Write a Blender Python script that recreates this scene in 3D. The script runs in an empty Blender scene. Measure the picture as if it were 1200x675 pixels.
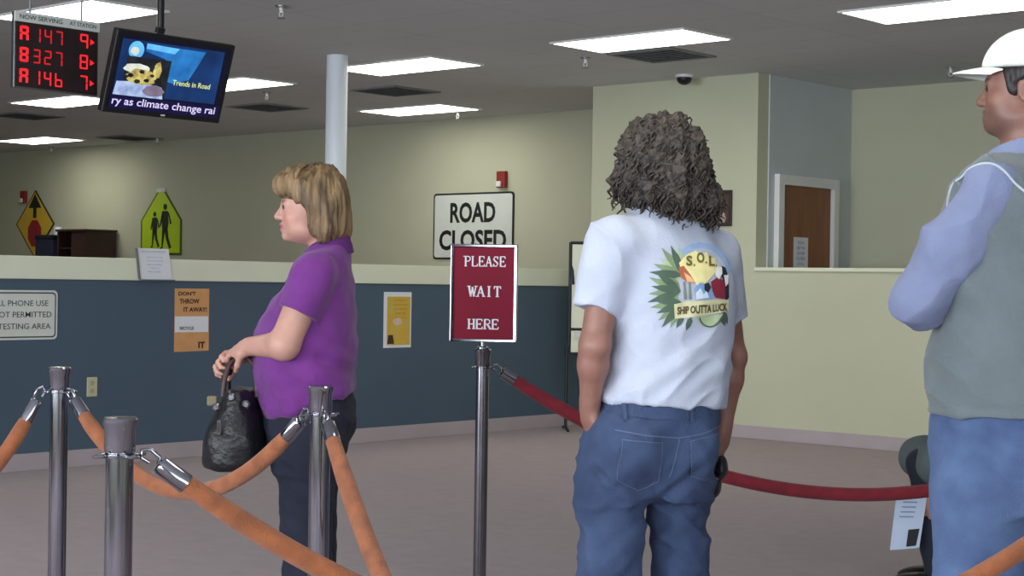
TROFFER, DAY_Y, DAY_X, EXPO = 9.0, 190.0, 90.0, 0.0
import bpy, bmesh, math, random
import numpy as np
from mathutils import Vector, Matrix
from mathutils.bvhtree import BVHTree

random.seed(7)
scene = bpy.context.scene
COL = scene.collection
# ------------------------------------------------------------------ camera
FPX = 1955.0
YAW, PITCH, ROLL, EYE = math.radians(41.75), math.radians(-0.19), math.radians(0.89), 1.25
FW = Vector((-math.sin(YAW)*math.cos(PITCH), math.cos(YAW)*math.cos(PITCH), math.sin(PITCH)))
_r0 = FW.cross(Vector((0, 0, 1))).normalized()
_u0 = _r0.cross(FW)
RT = _r0*math.cos(ROLL) + _u0*math.sin(ROLL)
UP = RT.cross(FW)
EYEV = Vector((0, 0, EYE))
cam_d = bpy.data.cameras.new('camera')
cam = bpy.data.objects.new('camera', cam_d)
COL.objects.link(cam)
cam.matrix_world = Matrix(((RT.x, UP.x, -FW.x, 0), (RT.y, UP.y, -FW.y, 0), (RT.z, UP.z, -FW.z, EYE), (0, 0, 0, 1)))
cam_d.sensor_width = 36.0
cam_d.lens = FPX/1200*36
cam_d.clip_start = 0.05
scene.camera = cam

def ray(px, py): return FW + RT*((px-600)/FPX) - UP*((py-337.5)/FPX)
def at(px, py, D): return EYEV + ray(px, py)*D

# ------------------------------------------------------------------ materials
def lin(c):
    return tuple(((v/255)/12.92 if v/255 <= 0.04045 else (((v/255)+0.055)/1.055)**2.4) for v in c)

def mat(name, rgb, rough=0.6, metal=0.0, var=0.0, scale=8.0, bump=0.0, bscale=60.0, stretch=(1, 1, 1), sheen=0.0,
        rgb2=None, emit=0.0, spec=0.5, coord='Object', attr=None, coat=0.0, trans=0.0, detail=4.0):
    m = bpy.data.materials.new(name)
    m.use_nodes = True
    nt = m.node_tree
    b = nt.nodes['Principled BSDF']
    c = lin(rgb)
    b.inputs['Base Color'].default_value = (*c, 1)
    b.inputs['Roughness'].default_value = rough
    b.inputs['Metallic'].default_value = metal
    b.inputs['Specular IOR Level'].default_value = spec
    b.inputs['Sheen Weight'].default_value = sheen
    b.inputs['Coat Weight'].default_value = coat
    b.inputs['Transmission Weight'].default_value = trans
    if emit:
        b.inputs['Emission Color'].default_value = (*c, 1)
        b.inputs['Emission Strength'].default_value = emit
    need = var or bump or rgb2
    src = None
    if need:
        tc = nt.nodes.new('ShaderNodeTexCoord')
        mp = nt.nodes.new('ShaderNodeMapping')
        mp.inputs['Scale'].default_value = stretch
        nt.links.new(tc.outputs[coord], mp.inputs['Vector'])
    if attr:
        a = nt.nodes.new('ShaderNodeAttribute'); a.attribute_name = attr
        src = a.outputs['Color']
        nt.links.new(src, b.inputs['Base Color'])
    if var or rgb2:
        n = nt.nodes.new('ShaderNodeTexNoise')
        n.inputs['Scale'].default_value = scale
        n.inputs['Detail'].default_value = detail
        nt.links.new(mp.outputs['Vector'], n.inputs['Vector'])
        r = nt.nodes.new('ShaderNodeValToRGB')
        r.color_ramp.elements[0].position = 0.3
        r.color_ramp.elements[1].position = 0.7
        if rgb2:
            c0, c1 = c, lin(rgb2)
        else:
            c0 = tuple(v*(1-var) for v in c); c1 = tuple(min(1, v*(1+var)) for v in c)
        if attr:
            c0 = (1-var,)*3; c1 = (1+var,)*3
        r.color_ramp.elements[0].color = (*c0, 1)
        r.color_ramp.elements[1].color = (*c1, 1)
        nt.links.new(n.outputs['Fac'], r.inputs['Fac'])
        if attr:
            mx = nt.nodes.new('ShaderNodeMix'); mx.data_type = 'RGBA'; mx.blend_type = 'MULTIPLY'
            mx.inputs['Factor'].default_value = 1
            nt.links.new(src, mx.inputs['A']); nt.links.new(r.outputs['Color'], mx.inputs['B'])
            nt.links.new(mx.outputs['Result'], b.inputs['Base Color'])
        else:
            nt.links.new(r.outputs['Color'], b.inputs['Base Color'])
            if emit: nt.links.new(r.outputs['Color'], b.inputs['Emission Color'])
    if bump:
        n2 = nt.nodes.new('ShaderNodeTexNoise')
        n2.inputs['Scale'].default_value = bscale
        n2.inputs['Detail'].default_value = 3
        nt.links.new(mp.outputs['Vector'], n2.inputs['Vector'])
        bp = nt.nodes.new('ShaderNodeBump')
        bp.inputs['Strength'].default_value = bump
        bp.inputs['Distance'].default_value = 0.01
        nt.links.new(n2.outputs['Fac'], bp.inputs['Height'])
        nt.links.new(bp.outputs['Normal'], b.inputs['Normal'])
    return m

M = {}
M['carpet'] = mat('mauve_carpet', (158, 142, 144), 0.95, var=0.05, scale=9, bump=0.6, bscale=260, sheen=0.2)
M['wall'] = mat('cream_wall_paint', (196, 198, 172), 0.8, var=0.03, scale=1.5, bump=0.08, bscale=200)
M['walldim'] = mat('dimmed_cream_wall_paint', (190, 191, 167), 0.8, var=0.03, scale=1.5, bump=0.08, bscale=200)  # same cream paint as the block, far wall's dimmer light in its colour
M['wallshade'] = mat('shaded_cool_wall_paint', (196, 204, 206), 0.8, var=0.03, scale=1.5, bump=0.08, bscale=200)  # alcove side turned from the daylight, its cool shade put into the colour
M['blue'] = mat('slate_blue_wall_paint', (74, 92, 109), 0.75, var=0.05, scale=1.2, bump=0.08, bscale=200)
M['band'] = mat('pale_cream_ledge_paint', (226, 229, 206), 0.6, var=0.03, scale=3)
M['base'] = mat('mauve_vinyl_baseboard', (176, 164, 168), 0.55, var=0.04, scale=4)
M['columnpaint'] = mat('white_column_paint', (226, 234, 242), 0.5, var=0.02, scale=3)
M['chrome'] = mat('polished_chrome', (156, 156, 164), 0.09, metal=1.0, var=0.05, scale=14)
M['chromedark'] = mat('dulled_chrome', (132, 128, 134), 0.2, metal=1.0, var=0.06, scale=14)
M['velvet_orange'] = mat('orange_brown_velvet', (146, 84, 48), 0.9, var=0.25, scale=26, bump=0.5, bscale=300, sheen=0.15)
M['velvet_red'] = mat('dark_red_velvet', (122, 22, 38), 0.85, var=0.2, scale=22, bump=0.5, bscale=300, sheen=0.08)
M['black'] = mat('black_plastic', (24, 24, 28), 0.4, var=0.15, scale=12)
M['blackmetal'] = mat('black_painted_metal', (22, 24, 30), 0.45, var=0.12, scale=12)
M['white'] = mat('white_enamel', (226, 228, 226), 0.45, var=0.02, scale=6)
M['paper'] = mat('white_paper', (228, 230, 236), 0.8, var=0.03, scale=9)
M['signwhite'] = mat('white_sign_face', (214, 218, 212), 0.5, var=0.03, scale=5)
M['ink'] = mat('black_sign_ink', (20, 22, 20), 0.6, var=0.1, scale=20)
M['inkgrey'] = mat('dark_grey_ink', (66, 70, 74), 0.7, var=0.1, scale=20)
M['inkbrown'] = mat('dark_brown_ink', (72, 42, 30), 0.7, var=0.1, scale=20)
M['orangep'] = mat('orange_poster_paper', (214, 158, 104), 0.75, var=0.07, scale=12)
M['yellowp'] = mat('yellow_poster_paper', (206, 184, 92), 0.7, var=0.1, scale=9, rgb2=(216, 170, 40))
M['yellowsign'] = mat('yellow_sign_face', (214, 176, 52), 0.5, var=0.05, scale=5)
M['redsign'] = mat('red_sign_face', (150, 24, 40), 0.5, var=0.05, scale=5)
M['lime'] = mat('fluorescent_lime_sign_face', (184, 214, 28), 0.5, var=0.05, scale=4)
M['limeedge'] = mat('dark_lime_sign_border', (70, 92, 20), 0.5, var=0.05, scale=4)
M['maroon'] = mat('maroon_sign_face', (122, 18, 44), 0.6, spec=0.2, var=0.06, scale=6)
M['wood'] = mat('orange_brown_door_veneer', (150, 98, 58), 0.5, rgb2=(124, 78, 46), scale=3, stretch=(9, 9, 0.7))
M['darkwood'] = mat('dark_mahogany_veneer', (52, 30, 30), 0.4, rgb2=(66, 38, 34), scale=3, stretch=(1, 9, 9))
M['darkwood2'] = mat('black_brown_recess', (26, 16, 18), 0.6, var=0.1, scale=4)
M['navy'] = mat('navy_blue_plastic', (34, 36, 62), 0.5, var=0.1, scale=6)
M['ivory'] = mat('ivory_plastic', (196, 192, 156), 0.5, var=0.03, scale=6)
M['grill'] = mat('dark_grey_vent_metal', (128, 130, 128), 0.6, var=0.06, scale=9)
M['screen'] = mat('dark_lcd_screen', (9, 11, 30), 0.25, emit=0.9, var=0.1, scale=6)
M['ledface'] = mat('dark_led_face', (40, 26, 28), 0.5, var=0.2, scale=15)
M['led'] = mat('lit_red_led', (232, 36, 46), 0.5, emit=0.9, var=0.03, scale=30)
M['leddim'] = mat('dim_red_led', (196, 26, 36), 0.5, emit=0.7, var=0.03, scale=30)
M['alarmred'] = mat('red_alarm_housing', (140, 34, 34), 0.5, var=0.08, scale=9)
M['glassw'] = mat('clear_strobe_lens', (225, 228, 225), 0.15, var=0.02, scale=9)
M['steel'] = mat('grey_steel', (150, 152, 154), 0.35, metal=1.0, var=0.06, scale=9)
M['framebrown'] = mat('dark_brown_picture_frame', (48, 36, 32), 0.45, var=0.1, scale=12)

# ceiling: acoustic tiles on a 0.6 m grid
m = mat('grey_white_acoustic_ceiling_tile', (206, 208, 212), 0.9, var=0.04, scale=2, bump=0.3, bscale=120)
nt = m.node_tree
tc = nt.nodes.new('ShaderNodeTexCoord')
br = nt.nodes.new('ShaderNodeTexBrick')
br.offset = 0.0
br.inputs['Scale'].default_value = 1.0
br.inputs['Brick Width'].default_value = 1.2
br.inputs['Row Height'].default_value = 0.6
br.inputs['Mortar Size'].default_value = 0.008
cc = lin((206, 208, 212))
br.inputs['Color1'].default_value = (*cc, 1)
br.inputs['Color2'].default_value = (*[v*0.96 for v in cc], 1)
br.inputs['Mortar'].default_value = (*[v*0.86 for v in cc], 1)
nt.links.new(tc.outputs['Object'], br.inputs['Vector'])
nt.links.new(br.outputs['Color'], nt.nodes['Principled BSDF'].inputs['Base Color'])
M['ceiling'] = m
# lit diffuser
M['diffuser'] = mat('lit_prismatic_diffuser', (255, 252, 240), 0.5, emit=TROFFER, var=0.02, scale=40)
# thin window glass
m = bpy.data.materials.new('thin_window_glass'); m.use_nodes = True
nt = m.node_tree
for n in list(nt.nodes): nt.nodes.remove(n)
o_ = nt.nodes.new('ShaderNodeOutputMaterial'); mx = nt.nodes.new('ShaderNodeMixShader')
tr = nt.nodes.new('ShaderNodeBsdfTransparent'); gl = nt.nodes.new('ShaderNodeBsdfGlossy'); gl.inputs['Roughness'].default_value = 0.02
fr = nt.nodes.new('ShaderNodeFresnel'); fr.inputs['IOR'].default_value = 1.3
nt.links.new(fr.outputs[0], mx.inputs[0]); nt.links.new(tr.outputs[0], mx.inputs[1]); nt.links.new(gl.outputs[0], mx.inputs[2]); nt.links.new(mx.outputs[0], o_.inputs[0])
M['glass'] = m

# ------------------------------------------------------------------ mesh helpers
class MB:
    def __init__(s): s.v = []; s.f = []; s.mi = []; s.cur = 0; s.more = []
    def add(s, vs, fs):
        n = len(s.v); s.v += [tuple(p) for p in vs]
        for f in fs: s.f.append(tuple(i+n for i in f)); s.mi.append(s.cur)
        return s
    def box(s, a, b):
        x0, y0, z0 = a; x1, y1, z1 = b
        vs = [(x0,y0,z0),(x1,y0,z0),(x1,y1,z0),(x0,y1,z0),(x0,y0,z1),(x1,y0,z1),(x1,y1,z1),(x0,y1,z1)]
        return s.add(vs, [(0,3,2,1),(4,5,6,7),(0,1,5,4),(1,2,6,5),(2,3,7,6),(3,0,4,7)])
    def cbox(s, c, sz): return s.box([c[i]-sz[i]/2 for i in range(3)], [c[i]+sz[i]/2 for i in range(3)])
    def obox(s, c, ax, ay, az):
        c = Vector(c); ax = Vector(ax); ay = Vector(ay); az = Vector(az)
        vs = [c+ax*i+ay*j+az*k for k in (-1,1) for (i,j) in ((-1,-1),(1,-1),(1,1),(-1,1))]
        return s.add(vs, [(0,3,2,1),(4,5,6,7),(0,1,5,4),(1,2,6,5),(2,3,7,6),(3,0,4,7)])
    def tube(s, pts, r, seg=14, caps=True):
        pts = [Vector(p) for p in pts]; n = len(pts)
        rs = r if isinstance(r, (list, tuple)) else [r]*n
        t0 = (pts[1]-pts[0]).normalized()
        up = Vector((0,0,1)) if abs(t0.z) < 0.9 else Vector((1,0,0))
        a = t0.cross(up).normalized()
        vs = []
        for i, p in enumerate(pts):
            t = (pts[min(i+1,n-1)]-pts[max(i-1,0)]).normalized()
            a = (a - t*a.dot(t)).normalized(); b = t.cross(a)
            for k in range(seg):
                th = 2*math.pi*k/seg
                vs.append(p + (a*math.cos(th)+b*math.sin(th))*rs[i])
        fs = []
        for i in range(n-1):
            for k in range(seg):
                k2 = (k+1) % seg
                fs.append((i*seg+k, i*seg+k2, (i+1)*seg+k2, (i+1)*seg+k))
        if caps:
            fs.append(tuple(range(seg-1,-1,-1))); fs.append(tuple((n-1)*seg+k for k in range(seg)))
        return s.add(vs, fs)
    def lathe(s, prof, c=(0,0,0), seg=32, axis='z'):
        vs = []; fs = []; n = len(prof)
        for (r, z) in prof:
            for k in range(seg):
                th = 2*math.pi*k/seg
                q = (r*math.cos(th), r*math.sin(th), z)
                if axis == 'y': q = (q[0], -q[2], q[1])
                vs.append((c[0]+q[0], c[1]+q[1], c[2]+q[2]))
        for i in range(n-1):
            for k in range(seg):
                k2 = (k+1) % seg
                fs.append((i*seg+k, i*seg+k2, (i+1)*seg+k2, (i+1)*seg+k))
        fs.append(tuple(range(seg-1,-1,-1))); fs.append(tuple((n-1)*seg+k for k in range(seg)))
        return s.add(vs, fs)
    def prism(s, poly, y0, y1):           # poly in (x, z); front at y0
        n = len(poly)
        ar = sum(poly[i][0]*poly[(i+1)%n][1]-poly[(i+1)%n][0]*poly[i][1] for i in range(n))
        if ar < 0: poly = poly[::-1]
        vs = [(x, y0, z) for x, z in poly] + [(x, y1, z) for x, z in poly]
        fs = [tuple(range(n)), tuple(range(2*n-1, n-1, -1))]
        for i in range(n):
            j = (i+1) % n
            fs.append((j, i, n+i, n+j))
        return s.add(vs, fs)
    def torus(s, c, R, r, ax=(0,0,1), seg=20, sub=8):
        ax = Vector(ax).normalized(); u = ax.orthogonal().normalized(); w = ax.cross(u)
        pts = [Vector(c)+(u*math.cos(t)+w*math.sin(t))*R for t in [2*math.pi*k/seg for k in range(seg)]]
        vs = []; fs = []
        for i, p in enumerate(pts):
            d = (p-Vector(c)).normalized()
            for k in range(sub):
                th = 2*math.pi*k/sub
                vs.append(p+d*math.cos(th)*r+ax*math.sin(th)*r)
        for i in range(seg):
            for k in range(sub):
                fs.append((i*sub+k, ((i+1)%seg)*sub+k, ((i+1)%seg)*sub+(k+1)%sub, i*sub+(k+1)%sub))
        return s.add(vs, fs)
    def build(s, name, m, parent=None, smooth=None, bevel=0.0, loc=None, rotz=0.0):
        for e in s.more: e.build(name, m, parent)
        me = bpy.data.meshes.new(name)
        me.from_pydata([tuple(v) for v in s.v], [], s.f)
        ms = m if isinstance(m, (list, tuple)) else [m]
        for q in ms: me.materials.append(q)
        if len(ms) > 1: me.polygons.foreach_set('material_index', s.mi)
        bm = bmesh.new(); bm.from_mesh(me); bmesh.ops.recalc_face_normals(bm, faces=bm.faces); bm.to_mesh(me); bm.free()
        if smooth:
            me.polygons.foreach_set('use_smooth', [True]*len(me.polygons))
            me.set_sharp_from_angle(angle=math.radians(smooth))
        o = bpy.data.objects.new(name, me); COL.objects.link(o)
        if parent: o.parent = parent
        if loc is not None: o.location = loc
        o.rotation_euler = (0, 0, rotz)
        if bevel:
            b = o.modifiers.new('bevel', 'BEVEL'); b.width = bevel; b.segments = 2; b.limit_method = 'ANGLE'
        return o

def tag(o, label, cat, group=None):
    o['label'] = label; o['category'] = cat
    if group: o['group'] = group
    return o
def thing(name, label, cat, loc=(0,0,0), rotz=0.0, group=None):
    o = bpy.data.objects.new(name, None); COL.objects.link(o)
    o.empty_display_size = 0.1
    o.location = loc; o.rotation_euler = (0,0,rotz)
    return tag(o, label, cat, group)
def struct(name, mb, m, parent=None, **k):
    o = mb.build(name, m, parent, **k)
    if parent is None: o['kind'] = 'structure'
    return o
def dup(root, loc, label, rotz=None):
    r = root.copy(); COL.objects.link(r); r.location = loc; r['label'] = label
    if rotz is not None: r.rotation_euler = (0,0,rotz)
    for ch in list(root.children):
        c = ch.copy(); COL.objects.link(c); c.parent = r
        for g in list(ch.children):
            d = g.copy(); COL.objects.link(d); d.parent = c
    return r

def text_geo(s, bold=0.0):
    cu = bpy.data.curves.new('tmp', 'FONT'); cu.body = s; cu.offset = bold; cu.resolution_u = 3
    ob = bpy.data.objects.new('tmp', cu); COL.objects.link(ob)
    dg = bpy.context.evaluated_depsgraph_get(); dg.update()
    ev = ob.evaluated_get(dg); me = ev.to_mesh()
    vs = [tuple(v.co) for v in me.vertices]; fs = [tuple(p.vertices) for p in me.polygons]
    ev.to_mesh_clear(); bpy.data.objects.remove(ob); bpy.data.curves.remove(cu)
    return vs, fs
def text_fit(s, cx, cz, w, h, bold=0.0):
    vs, fs = text_geo(s, bold)
    xs = [v[0] for v in vs]; ys = [v[1] for v in vs]
    x0, x1, y0, y1 = min(xs), max(xs), min(ys), max(ys)
    return [(cx+((v[0]-x0)/(x1-x0)-0.5)*w, cz+((v[1]-y0)/(y1-y0)-0.5)*h) for v in vs], fs
def add_text(mb, s, cx, cz, w, h, y, bold=0.0, th=0.0015):
    p, fs = text_fit(s, cx, cz, w, h, bold)
    if mb.f: mb.more.append(add_text(MB(), s, cx, cz, w, h, y, bold, th)); return mb
    mb.add([(a, y, b) for a, b in p], fs)
    return mb
def letter(parent, m, name='lettering', *args, **k):
    mb = MB(); add_text(mb, *args, **k); return mb.build(name, m, parent)
def rot_poly(poly, a, c=(0,0)):
    ca, sa = math.cos(a), math.sin(a)
    return [(c[0]+x*ca-z*sa, c[1]+x*sa+z*ca) for x, z in poly]
def circle(cx, cz, r, n=24, a0=0, a1=2*math.pi, rz=None):
    rz = rz or r
    full = abs(a1-a0-2*math.pi) < 1e-6
    k = n if full else n+1
    return [(cx+r*math.cos(a0+(a1-a0)*i/n), cz+rz*math.sin(a0+(a1-a0)*i/n)) for i in range(k)]
def roundrect(cx, cz, w, h, r, n=5):
    P = []
    for (sx, sz, a) in ((1,1,0),(-1,1,90),(-1,-1,180),(1,-1,270)):
        for i in range(n+1):
            t = math.radians(a+90*i/n)
            P.append((cx+sx*(w/2-r)+r*math.cos(t), cz+sz*(h/2-r)+r*math.sin(t)))
    return P
R90 = math.pi/2

# ------------------------------------------------------------------ room shell
CZ = 3.0; XB = -9.38; YB = 11.53; YF = 13.0; XS = -7.62
struct('floor', MB().box((-22, -4, -0.1), (4, 13.12, 0)), M['carpet'])
struct('ceiling', MB().box((-22, -4, CZ), (4, 13.12, CZ+0.1)), M['ceiling'])
struct('wall_far', MB().box((-22, YF, 0), (4, YF+0.12, CZ)), M['walldim'])
struct('wall_left', MB().box((-22.12, -4, 0), (-22, YF, CZ)), M['walldim'])
o = struct('wall_counter', MB().box((XB-0.12, -4, 0), (XB, YB, 1.225)), M['blue'])
mb = MB().box((XB-0.145, -4, 1.225), (XB+0.02, YB, 1.372))
struct('trim_1', mb, M['band'], bevel=0.004)
struct('baseboard_counter', MB().box((XB, -4, 0), (XB+0.014, YB, 0.112)), M['base'], bevel=0.004)
# cream block in the corner, half wall and alcove
struct('wall_block', MB().box((-9.36, YB, 0), (XS, YF, CZ)), [M['wall']])
struct('wall_alcove', MB().box((XS, YB+0.16, 0), (XS+0.012, YF, CZ)), M['wallshade'])
struct('wall_half', MB().box((XS, YB, 0), (4, YB+0.14, 1.375)), M['wall'])
struct('trim_2', MB().box((XS, YB-0.02, 1.375), (4, YB+0.16, 1.405)), M['band'], bevel=0.004)
struct('baseboard_block', MB().box((XB, YB-0.014, 0), (4, YB, 0.108)), M['base'], bevel=0.004)
# daylight walls behind the camera: shop-front windows
def window_wall(name, axis, pos, spans, lo, hi, z0, z1, side):
    """wall with window openings; spans = list of (a, b) along the wall"""
    mb = MB()
    def bx(a, b, za, zb, m_=mb):
        if axis == 'y': m_.box((a, min(pos, pos+side*0.14), za), (b, max(pos, pos+side*0.14), zb))
        else: m_.box((min(pos, pos+side*0.14), a, za), (max(pos, pos+side*0.14), b, zb))
    bx(lo, hi, 0, z0); bx(lo, hi, z1, CZ)
    edges = [lo] + [e for s_ in spans for e in s_] + [hi]
    for i in range(0, len(edges), 2): bx(edges[i], edges[i+1], z0, z1)
    struct(name, mb, M['wall'])
    return bx
WSP = [(-8.6, -6.8), (-6.5, -4.7), (-4.4, -2.6), (-2.3, -0.5), (-0.2, 1.6)]
window_wall('wall_front', 'y', -4, WSP, -22, 4, 0.5, 2.7, -1)
WSX = [(-3.4, -1.4), (-1.1, 0.9), (1.2, 3.2)]
window_wall('wall_right', 'x', 4, WSX, -4, 13.12, 0.5, 2.7, 1)
k = 1
for (a, b) in WSP:
    f = MB()
    for (p, q, r, s_) in ((a, a+0.05, 0.5, 2.7), (b-0.05, b, 0.5, 2.7), (a, b, 0.5, 0.55), (a, b, 2.65, 2.7), ((a+b)/2-0.02, (a+b)/2+0.02, 0.5, 2.7)):
        f.box((p, -4.1, r), (q, -4.04, s_))
    w_ = struct('window_%d' % k, f, M['steel'])
    MB().box((a+0.02, -4.075, 0.52), (b-0.02, -4.069, 2.68)).build('pane', M['glass'], w_); k += 1
for (a, b) in WSX:
    f = MB()
    for (p, q, r, s_) in ((a, a+0.05, 0.5, 2.7), (b-0.05, b, 0.5, 2.7), (a, b, 0.5, 0.55), (a, b, 2.65, 2.7), ((a+b)/2-0.02, (a+b)/2+0.02, 0.5, 2.7)):
        f.box((4.04, p, r), (4.1, q, s_))
    w_ = struct('window_%d' % k, f, M['steel'])
    MB().box((4.069, a+0.02, 0.52), (4.075, b-0.02, 2.68)).build('pane', M['glass'], w_); k += 1

# door in the alcove side wall (front faces +X: local x = +Y, local y = -X)
DX = XS+0.012
d = MB()
y0, y1, zt = 11.86, 12.65, 2.1
d.box((DX, y0, 0.0), (DX+0.012, y1, zt))
door = struct('door_1', d, M['wood'])
f = MB()
f.box((DX, y0-0.085, 0), (DX+0.05, y0, zt+0.085)); f.box((DX, y1, 0), (DX+0.05, y1+0.085, zt+0.085)); f.box((DX, y0, zt), (DX+0.05, y1, zt+0.085))
f.build('door_frame', M['white'], door, bevel=0.004)
h_ = MB(); h_.lathe([(0.028, 0), (0.028, 0.01), (0.012, 0.012), (0.012, 0.05)], (0, 0, 0), 16, 'y'); h_.cbox((0.05, -0.05, 0), (0.13, 0.016, 0.02))
ho = h_.build('door_handle', M['steel'], door, smooth=40); ho.location = (DX+0.012, y0+0.08, 1.0); ho.rotation_euler = (0, 0, R90)
t = thing('door_notice', 'white printed sheet taped to the brown door behind the half wall', 'notice', (DX+0.0135, 12.175, 1.36), R90)
MB().prism([(-0.113, -0.02), (0.113, -0.02), (0.113, 0.31), (-0.113, 0.31)], -0.002, 0).build('sheet', M['paper'], t)
mb = MB()
for i, (w_, s_) in enumerate(((0.1, 'PLEASE'), (0.13, 'KEEP THIS'), (0.12, 'DOOR'), (0.14, 'CLOSED'), (0.1, 'AT ALL'), (0.12, 'TIMES'))):
    add_text(mb, s_, 0.0, 0.265-i*0.045, w_, 0.026, -0.003)
mb.build('lettering', mat('blue_grey_print', (96, 116, 160), 0.7, var=0.1, scale=20), t)

# white round column behind the counter
struct('column_1', MB().lathe([(0.083, 0), (0.083, CZ)], (-9.72, 8.8, 0), 40), M['columnpaint'], smooth=40)

# ------------------------------------------------------------------ ceiling fixtures
def ceiling_light(label, x, y):
    t = thing('ceiling_light', label, 'ceiling light', (x, y, CZ), 0, 'fluorescent ceiling lights')
    f = MB(); L, W_ = 0.6, 0.305
    f.box((-L, -W_, -0.012), (L, -W_+0.02, 0)); f.box((-L, W_-0.02, -0.012), (L, W_, 0))
    f.box((-L, -W_+0.02, -0.012), (-L+0.02, W_-0.02, 0)); f.box((L-0.02, -W_+0.02, -0.012), (L, W_-0.02, 0))
    f.build('frame', M['white'], t)
    MB().box((-L+0.02, -W_+0.02, -0.010), (L-0.02, W_-0.02, -0.002)).build('diffuser', M['diffuser'], t)
    return t
l0 = ceiling_light('lit rectangular ceiling light just left of the dark camera dome, above the long-haired man', -7.3, 9.52)
for x, y, lab in ((-9.72, 9.54, 'lit rectangular ceiling light whose left end touches the top of the white column'),
                  (-12.07, 12.05, 'small lit ceiling light by the far wall, right of the white column'),
                  (-4.92, 9.54, 'lit ceiling light above the man in the white cap, cut by the top edge'),
                  (-9.6, 6.36, 'large lit ceiling light behind the red number display'),
                  (-11.98, 9.52, 'lit ceiling light peeking out behind the right edge of the television'),
                  (-14.5, 9.5, 'lit ceiling light showing just below the red number display'),
                  (-18.98, 12.03, 'farthest lit ceiling light, at the left edge of the picture near the far wall')):
    dup(l0, (x, y, CZ), lab)
dup(l0, (-7.3, 3.3, CZ), 'lit rectangular ceiling light over the left of the waiting area, outside the picture')
dup(l0, (-2.5, 3.3, CZ), 'lit rectangular ceiling light over the queue, outside the picture')
def vent(x, y, w, label):
    t = thing('ceiling_vent', label, 'vent', (x, y, CZ), 0, 'dark ceiling vents')
    f = MB()
    for (a, b, c, d_) in ((-w, -w, w, -w+0.03), (-w, w-0.03, w, w), (-w, -w+0.03, -w+0.03, w-0.03), (w-0.03, -w+0.03, w, w-0.03)):
        f.box((a, b, -0.014), (c, d_, 0))
    f.build('frame', M['grill'], t)
    MB().box((-w+0.03, -w+0.03, -0.003), (w-0.03, w-0.03, -0.001)).build('backing', M['grill'], t)
    s_ = MB()
    for i in range(7):
        yy = -w+0.06+i*(2*w-0.12)/6
        s_.obox((0, yy, -0.010), (w-0.03, 0, 0), (0, 0.013, 0.006), (0, -0.0006, 0.0012))
    s_.build('slats', M['grill'], t)
    return t
vent(-7.62, 10.2, 0.3, 'dark square ceiling vent beside the light over the long-haired man')
vent(-11.05, 10.72, 0.3, 'dark square ceiling vent between the two lights right of the column')
vent(-13.2, 11.0, 0.3, 'dark ceiling vent right of the lower corner of the television')
vent(-16.2, 10.1, 0.3, 'dark ceiling vent at the far left under the red number display')
vent(-17.6, 12.45, 0.3, 'dark ceiling vent near the far wall left of the column')
def sprinkler(x, y, label):
    t = thing('sprinkler', label, 'sprinkler', (x, y, CZ), 0, 'fire sprinklers')
    MB().lathe([(0.04, 0), (0.038, -0.008), (0.018, -0.012)], seg=20).build('escutcheon', M['steel'], t, smooth=40)
    b = MB().lathe([(0.012, -0.008), (0.014, -0.03), (0.010, -0.032), (0.010, -0.045)], seg=14)
    for sx in (-1, 1): b.tube([(sx*0.01, 0, -0.03), (sx*0.02, 0, -0.05), (sx*0.006, 0, -0.075)], 0.0035, 6)
    b.build('body', M['white'], t, smooth=40)
    MB().lathe([(0.004, -0.072), (0.026, -0.078), (0.026, -0.081), (0.003, -0.083)], seg=16).build('deflector', M['grill'], t, smooth=40)
    return t
sprinkler(-8.25, 6.98, 'sprinkler head on the near ceiling, up right of the television')
sprinkler(-8.2, 10.0, 'sprinkler head under the left corner of the light over the long-haired man')
sprinkler(-12.15, 10.12, 'sprinkler head just below the light behind the television')
sprinkler(-11.85, 12.4, 'sprinkler head under the right end of the small light near the far wall')
sprinkler(-6.2, 12.1, 'sprinkler head at the tip of the white cap brim')
sprinkler(-17.3, 12.65, 'dark sprinkler head near the far wall below the television')
sprinkler(-19.9, 12.8, 'dark sprinkler head near the far wall right of the farthest light')
t = thing('security_camera', 'small black camera dome on the ceiling by the cream wall', 'security camera', (-8.2, 11.3, CZ))
MB().lathe([(0.075, 0), (0.075, -0.02), (0.068, -0.024)], seg=24).build('base', M['white'], t, smooth=40)
MB().lathe([(0.066, -0.022)]+[(0.064*math.cos(a), -0.03-0.055*math.sin(a)) for a in [i*math.pi/2/8 for i in range(8)]]+[(0.004, -0.085)], seg=24).build('dome', M['black'], t, smooth=50)

# ------------------------------------------------------------------ hanging displays
t = thing('queue_display', 'hanging red number display with a white header, left of the television', 'display', (-7.844, 5.072, 2.24), R90)
MB().box((-0.262, 0, 0), (0.262, 0.028, 0.405)).build('housing', M['steel'], t, bevel=0.004)
fc = MB().box((-0.252, -0.004, 0.008), (0.252, 0, 0.350)).build('led_face', M['ledface'], t)
hd = MB().box((-0.262, -0.008, 0.352), (0.262, 0.0, 0.405)).build('header', M['signwhite'], t)
mb = MB(); add_text(mb, 'NOW SERVING', -0.105, 0.379, 0.26, 0.024, -0.0095, 0.01); add_text(mb, 'AT STATION', 0.155, 0.379, 0.17, 0.022, -0.0095, 0.01)
mb.build('lettering', mat('dark_green_print', (42, 70, 62), 0.7, var=0.1, scale=20), hd)
SEG = {'0': 'abcdef', '1': 'bc', '2': 'abged', '3': 'abgcd', '4': 'fgbc', '5': 'afgcd', '6': 'fgcde', '7': 'abc', '8': 'abcdefg', '9': 'abcfg', 'A': 'abcefg', 'B': 'abcdefg'}
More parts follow.
